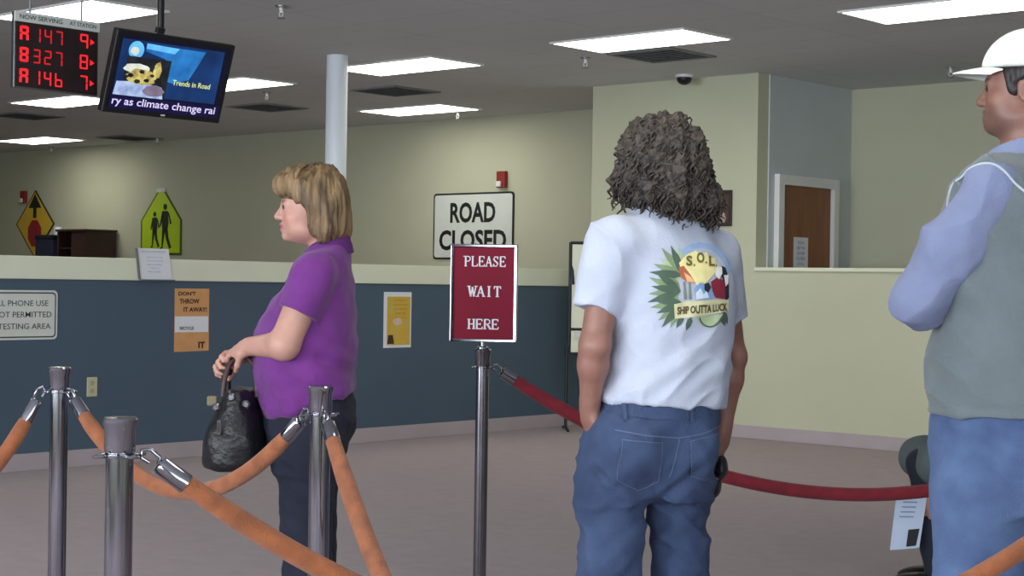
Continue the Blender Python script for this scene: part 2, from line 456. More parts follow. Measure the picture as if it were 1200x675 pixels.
def seg_digit(mb, ch, cx, cz, w, h, th, y=-0.006):
    x0, x1 = cx-w/2, cx+w/2; g = th*0.25
    B = {'a': (x0+th*.6, cz+h/2-th, x1-th*.6, cz+h/2), 'g': (x0+th*.6, cz-th/2, x1-th*.6, cz+th/2), 'd': (x0+th*.6, cz-h/2, x1-th*.6, cz-h/2+th),
         'f': (x0, cz+g, x0+th, cz+h/2-g), 'b': (x1-th, cz+g, x1, cz+h/2-g), 'e': (x0, cz-h/2+g, x0+th, cz-g), 'c': (x1-th, cz-h/2+g, x1, cz-g)}
    for s_ in SEG[ch]:
        a, b, c, d_ = B[s_]; mb.box((a, y-0.002, b), (c, y, d_))
def digit(ch, cx, cz, w, h, th, m):
    mb = MB(); seg_digit(mb, ch, cx, cz, w, h, th); return mb.build('digit', m, fc)
for r_, (a, n_, st) in enumerate((('A', '147', '9'), ('B', '327', '8'), ('A', '146', '7'))):
    cz = 0.292-r_*0.113
    digit(a, -0.205, cz, 0.052, 0.078, 0.014, M['led'])
    for i, c in enumerate(n_): digit(c, -0.128+i*0.068, cz-0.002, 0.044, 0.075, 0.008, M['leddim'] if r_ < 2 else M['led'])
    digit(st, 0.165, cz, 0.05, 0.078, 0.009, M['led'])
    MB().prism([(0.205, cz+0.016), (0.232, cz), (0.205, cz-0.016)], -0.008, -0.006).build('arrow', M['led'], fc)
for x in (-0.16, 0.16): MB().tube([(x, 0.014, 0.405), (x, 0.014, 0.76)], 0.006, 8).build('hanging_rod', M['steel'], t, smooth=40)

t = thing('television', 'hanging flat television with a blue picture and caption, right of the red number display', 'television', (-7.628, 5.662, 2.36), R90)
TL = math.radians(18)
tv = MB().box((-0.40, 0, -0.23), (0.40, 0.05, 0.23)).build('body', M['black'], t, bevel=0.008); tv.rotation_euler = (TL, 0, 0)
sc_ = MB().box((-0.372, -0.003, -0.2), (0.372, 0, 0.206)).build('screen', M['screen'], t); sc_.rotation_euler = (TL, 0, 0)
E = {}
for n_, c, e in (('sky', (28, 96, 160), 0.9), ('cyan', (92, 170, 226), 0.9), ('deep', (16, 40, 84), 0.9), ('snow', (150, 170, 206), 0.9), ('pale', (196, 200, 186), 0.9),
                 ('straw', (170, 152, 78), 0.9), ('dark', (14, 18, 26), 0.6), ('mauve', (112, 100, 120), 0.9), ('cap', (196, 186, 222), 1.0), ('yel', (196, 206, 130), 1.0), ('navy', (12, 10, 52), 0.9)):
    E[n_] = mat('screen_'+n_, c, 0.3, emit=e, var=0.22 if n_ not in ('cap', 'yel') else 0.05, scale=14)
E['sky'] = mat('screen_sky', (20, 70, 130), 0.3, emit=0.9, rgb2=(44, 130, 200), scale=6)
E['deep'] = mat('screen_deep', (10, 26, 60), 0.3, emit=0.9, rgb2=(20, 56, 108), scale=5)
E['straw'] = mat('screen_straw', (120, 104, 60), 0.3, emit=0.9, rgb2=(206, 190, 110), scale=22)
E['snow'] = mat('screen_snow', (116, 130, 170), 0.3, emit=0.9, rgb2=(176, 196, 226), scale=16)
E['dark'] = mat('screen_dark', (10, 14, 22), 0.3, emit=0.6, rgb2=(40, 44, 50), scale=20)
pic = MB(); mats_ = [E[k_] for k_ in ('sky', 'cyan', 'deep', 'snow', 'pale', 'straw', 'dark', 'mauve', 'navy')]
ix = {k_: i for i, k_ in enumerate(('sky', 'cyan', 'deep', 'snow', 'pale', 'straw', 'dark', 'mauve', 'navy'))}
def flat(mb, m_, poly, y):
    mb.cur = ix[m_]; n = len(poly)
    ar = sum(poly[i][0]*poly[(i+1)%n][1]-poly[(i+1)%n][0]*poly[i][1] for i in range(n))
    if ar < 0: poly = poly[::-1]
    mb.add([(x, y, z) for x, z in poly], [tuple(range(n))])
def wob(cx, cz, rx, rz, n=18, amp=0.25, sd=1):
    rr = random.Random(sd)
    return [(cx+rx*math.cos(2*math.pi*i/n)*(1+amp*(rr.random()-.5)), cz+rz*math.sin(2*math.pi*i/n)*(1+amp*(rr.random()-.5))) for i in range(n)]
flat(pic, 'deep', [(-0.36, -0.12), (0.33, -0.12), (0.33, 0.185), (-0.36, 0.185)], -0.0036)
flat(pic, 'sky', [(-0.2, 0.17), (0.2, 0.17), (0.16, 0.08), (0.12, 0.0), (0.02, -0.03), (-0.05, -0.02), (-0.06, 0.1), (-0.2, 0.13)], -0.0040)
flat(pic, 'cyan', [(-0.2, 0.175), (0.02, 0.168), (-0.01, 0.135), (-0.2, 0.145)], -0.0044)
flat(pic, 'cyan', circle(-0.262, 0.13, 0.05, 20), -0.0044)
flat(pic, 'pale', wob(-0.27, 0.125, 0.028, 0.022, sd=3), -0.0048)
flat(pic, 'dark', [(-0.31, 0.095), (-0.02, 0.095), (-0.02, -0.125), (-0.31, -0.125)], -0.0052)
flat(pic, 'snow', [(-0.36, -0.125), (-0.03, -0.125), (-0.05, -0.06), (-0.2, -0.04), (-0.35, -0.05)], -0.0056)
flat(pic, 'pale', wob(-0.24, 0.03, 0.085, 0.028, sd=5), -0.0056)
flat(pic, 'mauve', wob(-0.1, -0.085, 0.07, 0.032, sd=6), -0.0060)
flat(pic, 'straw', wob(-0.2, -0.012, 0.11, 0.042, sd=8, amp=0.4), -0.0064)
flat(pic, 'straw', wob(-0.1, 0.03, 0.028, 0.05, sd=9, amp=0.5), -0.0064)
for cx, cz, r_ in ((-0.27, -0.01, 0.02), (-0.22, -0.04, 0.02), (-0.16, -0.03, 0.018), (-0.2, 0.015, 0.018), (-0.13, 0.0, 0.014), (-0.3, -0.02, 0.016)):
    flat(pic, 'dark', wob(cx, cz, r_, r_*0.6, sd=int(cx*-1000)), -0.0068)
flat(pic, 'navy', [(-0.372, -0.2), (0.372, -0.2), (0.372, -0.128), (-0.372, -0.128)], -0.0060)
pic.build('picture', mats_, sc_)
mb = MB(); add_text(mb, 'Trends in Road', 0.145, -0.022, 0.26, 0.03, -0.0066, 0.01); mb.build('headline', E['yel'], sc_)
cp, cf = text_fit('ry as climate change rai', -0.005, -0.163, 0.70, 0.056, 0.012)
def wid(q):
    xs = [v[0] for v in text_geo(q, 0.012)[0]]; return max(xs)-min(xs)
full = 'ry as climate change rai'; ks = 0.70/wid(full); pre = ''
cuts = []
for w_ in full.split(' ')[:-1]:
    pre = (pre+' '+w_).strip(); cuts.append(-0.355+wid(pre)*ks+0.006)
cuts = [-9.0]+cuts+[9.0]
for c0_, c1_ in zip(cuts, cuts[1:]):
    sel = [f_ for f_ in cf if c0_ < sum(cp[i][0] for i in f_)/len(f_) <= c1_]
    used = sorted({i for f_ in sel for i in f_}); mp_ = {i: k_ for k_, i in enumerate(used)}
    MB().add([(cp[i][0], -0.0068, cp[i][1]) for i in used], [tuple(mp_[i] for i in f_) for f_ in sel]).build('caption_word', E['cap'], sc_)
lg = MB().box((-0.016, -0.0025, -0.219), (0.012, 0, -0.210)).build('logo_plate', M['signwhite'], t); lg.rotation_euler = (TL, 0, 0)
mb = MB().tube([(0, 0.1, 0.12), (0, 0.1, 0.64)], 0.02, 14); mb.lathe([(0.07, 0.625), (0.07, 0.64)], (0, 0.1, 0), 20)
mb.cbox((0, 0.085, 0.07), (0.2, 0.05, 0.16)); mb.build('ceiling_mount', M['black'], t, smooth=40)
mb = MB().cbox((-0.12, 0.02, 0.252), (0.05, 0.03, 0.03)); o = mb.build('sensor', M['black'], t, bevel=0.004); o.rotation_euler = (TL, 0, 0)

# ------------------------------------------------------------------ far wall signs
def outline(poly, w):
    cx = sum(p[0] for p in poly)/len(poly); cz = sum(p[1] for p in poly)/len(poly)
    return [(cx+(x-cx)*w, cz+(z-cz)*w) for x, z in poly]
t = thing('road_closed_sign', 'white ROAD CLOSED traffic sign on the far wall behind the maroon waiting sign', 'sign', (-12.17, YF, 1.49))
MB().prism(roundrect(0, 0.356, 1.17, 0.712, 0.04), -0.012, 0).build('border', M['ink'], t)
MB().prism(roundrect(0, 0.356, 1.13, 0.672, 0.03), -0.014, -0.012).build('panel', M['signwhite'], t)
mb = MB(); add_text(mb, 'ROAD', 0.0, 0.5, 0.66, 0.22, -0.0155, 0.032); add_text(mb, 'CLOSED', 0.0, 0.205, 0.98, 0.22, -0.0155, 0.032)
mb.build('lettering', M['ink'], t)
t = thing('fire_alarm', 'red fire alarm strobe above the ROAD CLOSED sign', 'fire alarm', (-11.745, YF, 2.24), 0, 'fire alarm strobes')
MB().box((-0.06, -0.05, 0), (0.06, 0, 0.175)).build('housing', M['alarmred'], t, bevel=0.006)
MB().box((-0.045, -0.075, 0.01), (0.02, -0.05, 0.07)).build('lens', M['glassw'], t, bevel=0.008)
dup(t, (-20.85, YF, 2.26), 'fire alarm strobe on the far wall beside the yellow diamond sign')
t = thing('stop_ahead_sign', 'yellow diamond sign with a red octagon and black arrow at the far left', 'sign', (-20.58, YF, 1.49))
dia = [(0, 0.0), (0.48, 0.475), (0, 0.95), (-0.48, 0.475)]
MB().prism(dia, -0.01, 0).build('border', M['ink'], t)
MB().prism(outline(dia, 0.94), -0.012, -0.01).build('panel', M['yellowsign'], t)
oc = [(0.18*math.cos(math.radians(22.5+45*i)), 0.345+0.2*math.sin(math.radians(22.5+45*i))) for i in range(8)]
MB().prism(oc, -0.014, -0.012).build('octagon', M['redsign'], t)
MB().prism([(-0.04, 0.56), (0.04, 0.56), (0.04, 0.7), (0.16, 0.7), (0, 0.9), (-0.16, 0.7), (-0.04, 0.7)], -0.014, -0.012).build('arrow', M['ink'], t)
t = thing('school_crossing_sign', 'lime green pentagon sign with two walking figures, behind the paper holder', 'sign', (-17.66, YF, 1.53))
pen = [(-0.43, 0), (0.43, 0), (0.43, 0.45), (0.06, 0.84), (-0.06, 0.84), (-0.43, 0.45)]
MB().prism(pen, -0.01, 0).build('border', M['limeedge'], t)
MB().prism(outline(pen, 0.93), -0.012, -0.01).build('panel', M['lime'], t)
def walker(cx, base, h, mb):
    y = (-0.0135, -0.0122)
    def pr(p): mb.prism([(cx+x*h, base+z*h) for x, z in p], *y)
    pr(circle(0.0, 0.93, 0.07, 14))
    pr([(-0.11, 0.84), (0.10, 0.84), (0.13, 0.58), (0.1, 0.44), (-0.1, 0.44), (-0.12, 0.6)])
    pr([(-0.11, 0.82), (-0.06, 0.82), (-0.15, 0.5), (-0.2, 0.5)])
    pr([(0.09, 0.82), (0.14, 0.8), (0.24, 0.56), (0.18, 0.54)])
    pr([(-0.1, 0.46), (0.02, 0.46), (-0.09, 0.0), (-0.19, 0.0), (-0.17, 0.03), (-0.12, 0.05)])
    pr([(-0.02, 0.46), (0.1, 0.46), (0.13, 0.25), (0.24, 0.03), (0.16, 0.0), (0.04, 0.22)])
mb = MB(); walker(-0.13, 0.1, 0.46, mb); walker(0.09, 0.08, 0.58, mb); mb.build('walking_figures', M['ink'], t)
MB().box((-0.09, -0.02, 0.81), (0.09, -0.0125, 0.86)).build('tape', M['signwhite'], t)

# ------------------------------------------------------------------ office furniture behind the counter
t = thing('hutch', 'dark brown wooden hutch standing against the far wall, behind the counter', 'cabinet', (-18.93, 12.73, 0))
b = MB(); w2, dp = 0.33, 0.235
b.box((-w2, -dp, 0), (-w2+0.03, dp, 1.83)); b.box((0.0, -dp, 0.1), (w2, dp, 1.83)); b.box((-w2+0.03, -dp, 0.1), (0.0, dp, 1.40))
b.box((-w2+0.03, dp-0.03, 1.40), (0.0, dp, 1.83)); b.box((-w2+0.03, -dp+0.04, 0), (w2, dp, 0.1))
b.build('body', M['darkwood'], t, bevel=0.004)
MB().box((-w2-0.02, -dp-0.02, 1.83), (w2+0.02, dp+0.01, 1.86)).build('top', M['darkwood'], t, bevel=0.006)
MB().box((-w2+0.03, -dp+0.01, 1.60), (0.0, dp-0.03, 1.62)).build('shelf', M['darkwood2'], t)
for i, x0 in enumerate((-w2+0.04, 0.012)):
    d_ = MB().box((x0, -dp-0.02, 0.12), (x0+w2-0.05, -dp, 1.36)).build('door', M['darkwood'], t, bevel=0.006)
    MB().tube([(x0+(0.24 if i == 0 else 0.04), -dp-0.035, 0.75), (x0+(0.24 if i == 0 else 0.04), -dp-0.035, 0.9)], 0.007, 8).build('handle', M['steel'], d_, smooth=40)
t = thing('filing_cabinet', 'tall grey filing cabinet behind the counter carrying the navy box', 'cabinet', (-19.56, 12.72, 0))
MB().box((-0.23, -0.25, 0), (0.23, 0.25, 1.49)).build('body', M['grill'], t, bevel=0.004)
for i in range(4):
    d_ = MB().box((-0.21, -0.268, 0.06+i*0.355), (0.21, -0.25, 0.395+i*0.355)).build('drawer', M['grill'], t, bevel=0.004)
    MB().box((-0.06, -0.285, 0.26+i*0.355), (0.06, -0.268, 0.28+i*0.355)).build('handle', M['steel'], d_)
t = thing('storage_box', 'navy blue box beside the dark hutch, in front of the yellow diamond sign', 'box', (-19.54, 12.62, 1.49))
MB().box((-0.2, -0.15, 0), (0.2, 0.15, 0.27)).build('body', M['navy'], t, bevel=0.01)
MB().box((-0.21, -0.16, 0.25), (0.21, 0.16, 0.30)).build('lid', M['black'], t, bevel=0.008)
t = MB(); t.lathe([(0.0, 0), (0.055, 0), (0.055, 0.11), (0.02, 0.11), (0.02, 0.02), (0.0, 0.02)][1:5], (0, 0, 0), 20)
tag(t.build('paper_roll', M['paper'], None, smooth=40, loc=(-19.42, 12.62, 1.79)), 'small white roll standing on the navy box behind the counter', 'roll')

# ------------------------------------------------------------------ things on the counter wall (local x = +Y, front -y = +X)
XW = XB
t = thing('notice_holder', 'white notice in a clear stand clipped over the cream counter ledge', 'notice', (XW+0.024, 6.83, 1.372), R90)
MB().prism([(-0.145, 0.07), (0.115, 0.07), (0.15, -0.14), (-0.115, -0.14)], -0.004, 0.0).build('sheet', M['paper'], t)
mb = MB(); add_text(mb, 'TESTING INFORMATION', -0.012, 0.048, 0.2, 0.014, -0.0048)
for i in range(5): add_text(mb, ('Please have your forms', 'ready and wait to be', 'called to the window', 'Thank you', 'Next in line')[i], 0.0, 0.01-i*0.024, (0.13, 0.14, 0.12, 0.08, 0.1)[i], 0.012, -0.0048)
mb.build('lettering', mat('pale_blue_print', (150, 160, 190), 0.7, var=0.1, scale=20), t)
mb = MB(); mb.box((-0.118, -0.03, -0.147), (0.155, 0.0, -0.139)); mb.prism([(-0.156, 0.07), (-0.145, 0.07), (-0.115, -0.14), (-0.126, -0.14)], -0.012, 0.003)  # slanted left strip stands for the dark shade along the sheet's edge
mb.box((-0.1, -0.001, 0.001), (0.1, 0.05, 0.004)); mb.build('holder', mat('grey_acrylic', (110, 112, 112), 0.3, var=0.05, scale=9), t)
t = thing('cell_phone_sign', 'white metal sign about phone use at the left end of the blue wall', 'sign', (XW, 5.818, 0.838), R90)
MB().prism(roundrect(0, 0.157, 0.55, 0.316, 0.03), -0.006, 0).build('panel', M['signwhite'], t)
fr_ = MB()
P0 = roundrect(0, 0.157, 0.525, 0.290, 0.025); P1 = roundrect(0, 0.157, 0.508, 0.273, 0.02); n = len(P0)
fr_.add([(x, -0.0068, z) for x, z in P0]+[(x, -0.0068, z) for x, z in P1], [(i, (i+1) % n, n+(i+1) % n, n+i) for i in range(n)])
fr_.build('border_line', M['inkgrey'], t)
mb = MB(); add_text(mb, 'CELL PHONE USE', -0.01, 0.232, 0.43, 0.036, -0.0072, 0.003); add_text(mb, 'NOT PERMITTED', 0.02, 0.160, 0.42, 0.036, -0.0072, 0.003); add_text(mb, 'IN TESTING AREA', 0.0, 0.085, 0.45, 0.036, -0.0072, 0.003)
mb.build('lettering', M['inkgrey'], t)
t = thing('orange_poster', 'orange poster with a white middle band, left of the woman in purple', 'poster', (XW, 7.172, 0.735), R90)
MB().prism([(-0.148, 0), (0.148, 0.004), (0.146, 0.438), (-0.148, 0.438)], -0.003, 0.001).build('sheet', M['orangep'], t)
MB().box((-0.146, -0.0038, 0.135), (0.14, -0.003, 0.245)).build('white_band', M['paper'], t)
mb = MB(); add_text(mb, "DON'T", -0.045, 0.403, 0.15, 0.028, -0.0045, 0.03); add_text(mb, 'THROW', -0.025, 0.350, 0.17, 0.034, -0.0045, 0.03); add_text(mb, 'IT AWAY!', 0.025, 0.292, 0.2, 0.034, -0.0045, 0.03)
add_text(mb, 'RECYCLE', -0.045, 0.163, 0.12, 0.022, -0.0045, 0.03); add_text(mb, 'IT', 0.085, 0.045, 0.06, 0.045, -0.0045, 0.04)
mb.build('lettering', M['inkbrown'], t)
t = thing('yellow_poster', 'yellow poster on the blue wall between the woman and the maroon sign', 'poster', (XW, 9.165, 0.725), R90)
MB().prism([(-0.15, 0), (0.15, 0.0), (0.15, 0.436), (-0.15, 0.436)], -0.003, 0).build('sheet', M['paper'], t)
MB().box((-0.115, -0.0036, 0.02), (0.138, -0.003, 0.40)).build('print_area', M['yellowp'], t)
mb = MB()
for i in range(5): add_text(mb, ('EVERY', 'DRIVER', 'EVERY', 'TIME', 'Buckle up')[i], 0.03, 0.37-i*0.034, (0.14, 0.16, 0.14, 0.12, 0.12)[i], 0.016, -0.0042)
mb.build('lettering', mat('brown_orange_print', (176, 130, 40), 0.7, var=0.1, scale=20), t)
mb = MB(); ix2 = None
mb.prism(wob(0.0, 0.205, 0.05, 0.03, sd=4), -0.0044, -0.0036); mb.build('pale_spot', mat('pale_pink_print', (220, 190, 180), 0.7, var=0.1, scale=20), t)
mb = MB(); mb.prism([(-0.11, 0.03), (-0.035, 0.03), (-0.05, 0.1), (-0.1, 0.1)], -0.0044, -0.0036); mb.build('dark_emblem', M['inkbrown'], t)
t = thing('wall_outlet', 'ivory wall outlet low on the blue wall, between two stanchions', 'outlet', (XW, 6.365, 0.455), R90)
MB().box((-0.04, -0.006, 0), (0.04, 0, 0.128)).build('cover_plate', M['ivory'], t, bevel=0.003)
for z in (0.038, 0.09): MB().prism(circle(0, z, 0.017, 16), -0.0075, -0.006).build('socket', mat('tan_plastic', (168, 164, 130), 0.5, var=0.03, scale=9), t)
# picture on the cream block
t = thing('framed_picture', 'small dark-framed picture on the cream wall behind the long-haired man', 'picture', (-8.03, YB, 1.745))
f = MB()
for (a, b, c, d_) in ((-0.175, 0, 0.175, 0.025), (-0.175, 0.275, 0.175, 0.3), (-0.175, 0.025, -0.15, 0.275), (0.15, 0.025, 0.175, 0.275)): f.box((a, -0.022, b), (c, 0, d_))
f.build('frame', M['framebrown'], t, bevel=0.003)
MB().box((-0.15, -0.01, 0.025), (0.15, -0.002, 0.275)).build('artwork', mat('brown_print', (96, 72, 60), 0.4, rgb2=(60, 44, 40), scale=9), t)
mb = MB().prism(wob(0.08, 0.07, 0.035, 0.05, sd=2), -0.0112, -0.010); mb.build('pale_figure', mat('pale_print', (170, 150, 140), 0.5, var=0.1, scale=20), t)

# poster stand in front of the blue wall
t = thing('poster_stand', 'black metal floor stand holding a cream board, behind the long-haired man', 'stand', (-9.085, 10.92, 0), YAW+math.radians(4))
f = MB()
for x in (0.0, 0.66): f.tube([(x-0.02, 0, 0.02), (x-0.02, 0, 0.70), (x, 0, 0.72), (x, 0, 1.6)], 0.014, 10)
f.tube([(0, 0, 1.595), (0.66, 0, 1.595)], 0.014, 10); f.tube([(0, 0, 0.86), (0.66, 0, 0.86)], 0.014, 10)
f.tube([(0, 0, 0.655), (0.66, 0, 0.655)], 0.01, 10)
f.build('frame', M['blackmetal'], t, smooth=40)
for x in (-0.02, 0.64): MB().tube([(x, -0.2, 0.012), (x, 0.0, 0.03), (x, 0.2, 0.012)], 0.012, 10).build('foot', M['blackmetal'], t, smooth=40)
MB().box((0.015, -0.006, 0.665), (0.645, 0.006, 1.582)).build('board', M['band'], t)
MB().box((0.085, -0.011, 1.15), (0.55, -0.006, 1.44)).build('picture', M['framebrown'], t)
MB().box((0.045, -0.03, 0.79), (0.3, -0.006, 0.845)).build('leaflet_tray', M['signwhite'], t)
mb = MB().tube([(0.016, 0.0, 1.24), (0.016, 0.02, 1.42)], 0.024, 10); mb.build('clamp', M['navy'], t, smooth=40)

# ------------------------------------------------------------------ stanchions and ropes
def stanchion(label, x, y, dark=False, hh=1.0):
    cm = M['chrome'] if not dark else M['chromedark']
    t = thing('stanchion', label, 'stanchion', (x, y, 0), 0, 'chrome rope stanchions')
    MB().lathe([(0.165, 0), (0.168, 0.006), (0.16, 0.014), (0.12, 0.026), (0.06, 0.04), (0.034, 0.055), (0.026, 0.07)], seg=40).build('base', cm, t, smooth=40)
    MB().lathe([(0.0245, 0.06), (0.0245, hh-0.06)], seg=28).build('pole', cm, t, smooth=40)
    MB().lathe([(0.0265, hh-0.062), (0.0275, hh-0.056), (0.0275, hh-0.02), (0.0305, hh-0.012), (0.0310, hh-0.004), (0.028, hh), (0.004, hh+0.001)], seg=28).build('cap', cm, t, smooth=35)
    r_ = MB().lathe([(0.0255, hh-0.072), (0.034, hh-0.070), (0.034, hh-0.065), (0.0255, hh-0.063)], seg=28)
    for k_ in range(4):
        a = math.radians(45+90*k_)+YAW
        r_.torus((0.041*math.cos(a), 0.041*math.sin(a), hh-0.0675), 0.010, 0.0028, (0, 0, 1), 14, 6)
    r_.build('hook_ring', cm, t, smooth=40)
    return t
ST = {}
for key, lab, px, py in (('A', 'chrome stanchion with orange ropes at the far left of the picture', 70, 430),
                         ('B', 'nearest chrome stanchion, second from the left, standing in front of the others', 141, 489),
                         ('C', 'chrome stanchion standing in front of the woman in purple', 376, 452),
                         ('S', 'chrome stanchion carrying the maroon waiting sign', 566, 409)):
    d_ = ray(px, py); t_ = (1.0-EYE)/d_.z; p = EYEV+d_*t_
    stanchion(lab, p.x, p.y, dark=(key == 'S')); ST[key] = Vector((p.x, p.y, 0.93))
def off(px, D):            # a stanchion outside the frame, given by direction and distance
    p = at(px, 337, D); return Vector((p.x, p.y, 0.93))
ST['R'] = off(1440, 6.6); ST['Q'] = off(1385, 3.62); ST['L'] = off(-235, 4.3); ST['N'] = off(1330, 1.42)
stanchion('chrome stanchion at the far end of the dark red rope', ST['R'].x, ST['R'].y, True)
stanchion('chrome stanchion right of the man in the cap, outside the picture', ST['Q'].x, ST['Q'].y)
stanchion('chrome stanchion outside the picture on the left', ST['L'].x, ST['L'].y)
stanchion('chrome stanchion close to the viewer, outside the picture', ST['N'].x, ST['N'].y)
def rope(label, a, b, sag, vel, grp, rad=0.0205):
    A0, B0 = ST[a], ST[b]
    h_ = (B0-A0); h_.z = 0; u = h_.normalized()
    A1 = A0+u*0.05; B1 = B0-u*0.05
    t = thing('velvet_rope', label, 'rope', A1, 0, grp)
    N = 64
    P = [(A1.lerp(B1, i/N)-Vector((0, 0, 4*sag*(i/N)*(1-i/N))))-A1 for i in range(N+1)]
    L = [0]
    for i in range(N): L.append(L[-1]+(P[i+1]-P[i]).length)
    def pt(s_):
        s_ = max(0, min(L[-1], s_))
        for i in range(N):
            if L[i+1] >= s_: return P[i].lerp(P[i+1], (s_-L[i])/(L[i+1]-L[i]))
        return P[-1]
    T = L[-1]
    n = 56
    cpts = [pt(0.078+(T-0.156)*i/n) for i in range(n+1)]
    MB().tube(cpts, [rad*min(1.0, 0.84+0.16*min(i, n-i)/3) for i in range(n+1)], 18).build('cord', vel, t, smooth=50)
    for e in (0, 1):
        q = (lambda s_: pt(s_)) if e == 0 else (lambda s_: pt(T-s_))
        fp = [q(0.022), q(0.024), q(0.029), q(0.082), q(0.084)]
        fb = MB().tube(fp, [0.010, 0.015, rad*0.86, rad*0.92, rad*0.92], 18)
        fo = fb.build('ferrule', M['chrome'], t, smooth=40)
        d0 = (q(0.05)-q(0)).normalized(); w = Vector((0, 0, 1)); sd = d0.cross(w).normalized()
        up_ = sd.cross(d0)
        c0 = q(0.0)
        hk = [c0+d0*0.03, c0+d0*0.022, c0+d0*0.018+up_*0.010, c0-d0*0.004+up_*0.012, c0-d0*0.016+up_*0.002, c0-d0*0.008-up_*0.01, c0+d0*0.008-up_*0.008]
        MB().tube(hk, 0.004, 8).build('snap_hook', M['chrome'], t, smooth=50)
    return t
rope('orange velvet rope hanging from the leftmost stanchion toward the left edge', 'A', 'L', 0.30, M['velvet_orange'], 'orange velvet ropes')
rope('orange velvet rope sagging between the leftmost stanchion and the one before the woman', 'A', 'C', 0.225, M['velvet_orange'], 'orange velvet ropes')
rope('orange velvet rope running from the nearest stanchion down under the bottom edge', 'B', 'Q', 0.42, M['velvet_orange'], 'orange velvet ropes')
rope('orange velvet rope dropping from the right side of the stanchion before the woman', 'C', 'N', 0.5, M['velvet_orange'], 'orange velvet ropes')
rope('dark red velvet rope running behind the long-haired man', 'S', 'R', 0.475, M['velvet_red'], None, 0.026)

# maroon PLEASE WAIT HERE sign on top of its stanchion
GL = {'P': ([[(0.2,0),(0.2,1)]], [[(0.2,1),(0.6,1),(0.82,0.88),(0.82,0.65),(0.6,0.5),(0.2,0.5)]], [(0.2,0),(0.05,1)]),
      'L': ([[(0.2,0),(0.2,1)]], [[(0.2,0),(0.85,0),(0.88,0.22)]], [(0.2,1)]),
      'E': ([[(0.2,0),(0.2,1)]], [[(0.2,1),(0.8,1),(0.84,0.82)],[(0.2,0.5),(0.62,0.5)],[(0.62,0.6),(0.62,0.4)],[(0.2,0),(0.84,0),(0.88,0.2)]], []),
      'A': ([[(0.5,1),(0.85,0)]], [[(0.5,1),(0.15,0)],[(0.3,0.35),(0.7,0.35)]], [(0.13,0),(0.87,0)]),
      'S': ([[(0.22,0.75),(0.4,0.55),(0.65,0.42),(0.78,0.25)]], [[(0.78,0.8),(0.65,0.98),(0.38,0.98),(0.22,0.75)],[(0.78,0.25),(0.62,0.02),(0.35,0.02),(0.2,0.2)],[(0.8,1),(0.78,0.75)],[(0.18,0),(0.2,0.25)]], []),
      'W': ([[(0.1,1),(0.33,0)],[(0.5,0.9),(0.7,0)]], [[(0.33,0),(0.5,0.9)],[(0.7,0),(0.92,1)]], [(0.1,1),(0.92,1)]),
      'I': ([[(0.5,0),(0.5,1)]], [], [(0.5,0),(0.5,1)]),
      'T': ([[(0.5,0),(0.5,1)]], [[(0.12,0.8),(0.15,1),(0.85,1),(0.88,0.8)]], [(0.5,0)]),
      'H': ([[(0.2,0),(0.2,1)],[(0.8,0),(0.8,1)]], [[(0.2,0.5),(0.8,0.5)]], [(0.2,0),(0.2,1),(0.8,0),(0.8,1)]),
      'R': ([[(0.2,0),(0.2,1)],[(0.5,0.5),(0.88,0)]], [[(0.2,1),(0.6,1),(0.8,0.88),(0.8,0.65),(0.6,0.5),(0.2,0.5)]], [(0.2,0),(0.92,0)])}
def serif(mb, s, cx, cz, w, h, y):
    n = len(s); cw = w/n
    if mb.f: mb.more.append(serif(MB(), s, cx, cz, w, h, y)); return mb
    for i, ch in enumerate(s):
        thick, thin, ser = GL[ch]
        x0 = cx-w/2+i*cw
        def P(p): return Vector((x0+p[0]*cw*1.02, 0, cz-h/2+p[1]*h))
        def stroke(a, b, t_):
            d_ = (b-a); L_ = d_.length
            if L_ < 1e-6: return
            u = d_/L_; nrm = Vector((-u.z, 0, u.x))*t_/2
            a = a-u*t_*0.2; b = b+u*t_*0.2
            q = [a+nrm, a-nrm, b-nrm, b+nrm]
            mb.prism([(v.x, v.z) for v in q], y-0.001, y)
        for pl in thick:
            for a, b in zip(pl, pl[1:]): stroke(P(a), P(b), cw*0.22)
        for pl in thin:
            for a, b in zip(pl, pl[1:]): stroke(P(a), P(b), cw*0.13)
        for p in ser: stroke(P((p[0]-0.17, p[1])), P((p[0]+0.17, p[1])), cw*0.11)
    return mb
S0 = ST['S']
t = thing('waiting_sign', 'maroon PLEASE WAIT HERE sign in a chrome frame on top of a stanchion', 'sign', (S0.x, S0.y, 1.001), YAW+math.radians(-8))
W2, ZB, ZT = 0.126, 0.025, 0.39
f = MB()
f.box((-W2, -0.01, ZB), (-W2+0.012, 0.012, ZT)); f.box((W2-0.012, -0.01, ZB), (W2, 0.012, ZT)); f.box((-W2, -0.01, ZB), (W2, 0.012, ZB+0.012)); f.box((-W2, -0.01, ZT-0.012), (W2, 0.012, ZT))
f.build('frame', M['chrome'], t, bevel=0.003)
MB().box((-W2+0.012, -0.004, ZB+0.012), (W2-0.012, 0.008, ZT-0.012)).build('panel', M['maroon'], t)
mb = MB()
serif(mb, 'PLEASE', 0.004, 0.326, 0.158, 0.036, -0.0045); serif(mb, 'WAIT', 0.004, 0.214, 0.126, 0.037, -0.0045); serif(mb, 'HERE', 0.0, 0.092, 0.12, 0.035, -0.0045)
mb.build('lettering', M['paper'], t)
MB().lathe([(0.022, 0.0), (0.022, 0.006), (0.012, 0.01), (0.012, 0.026)], seg=20).build('collar', M['chromedark'], t, smooth=40)

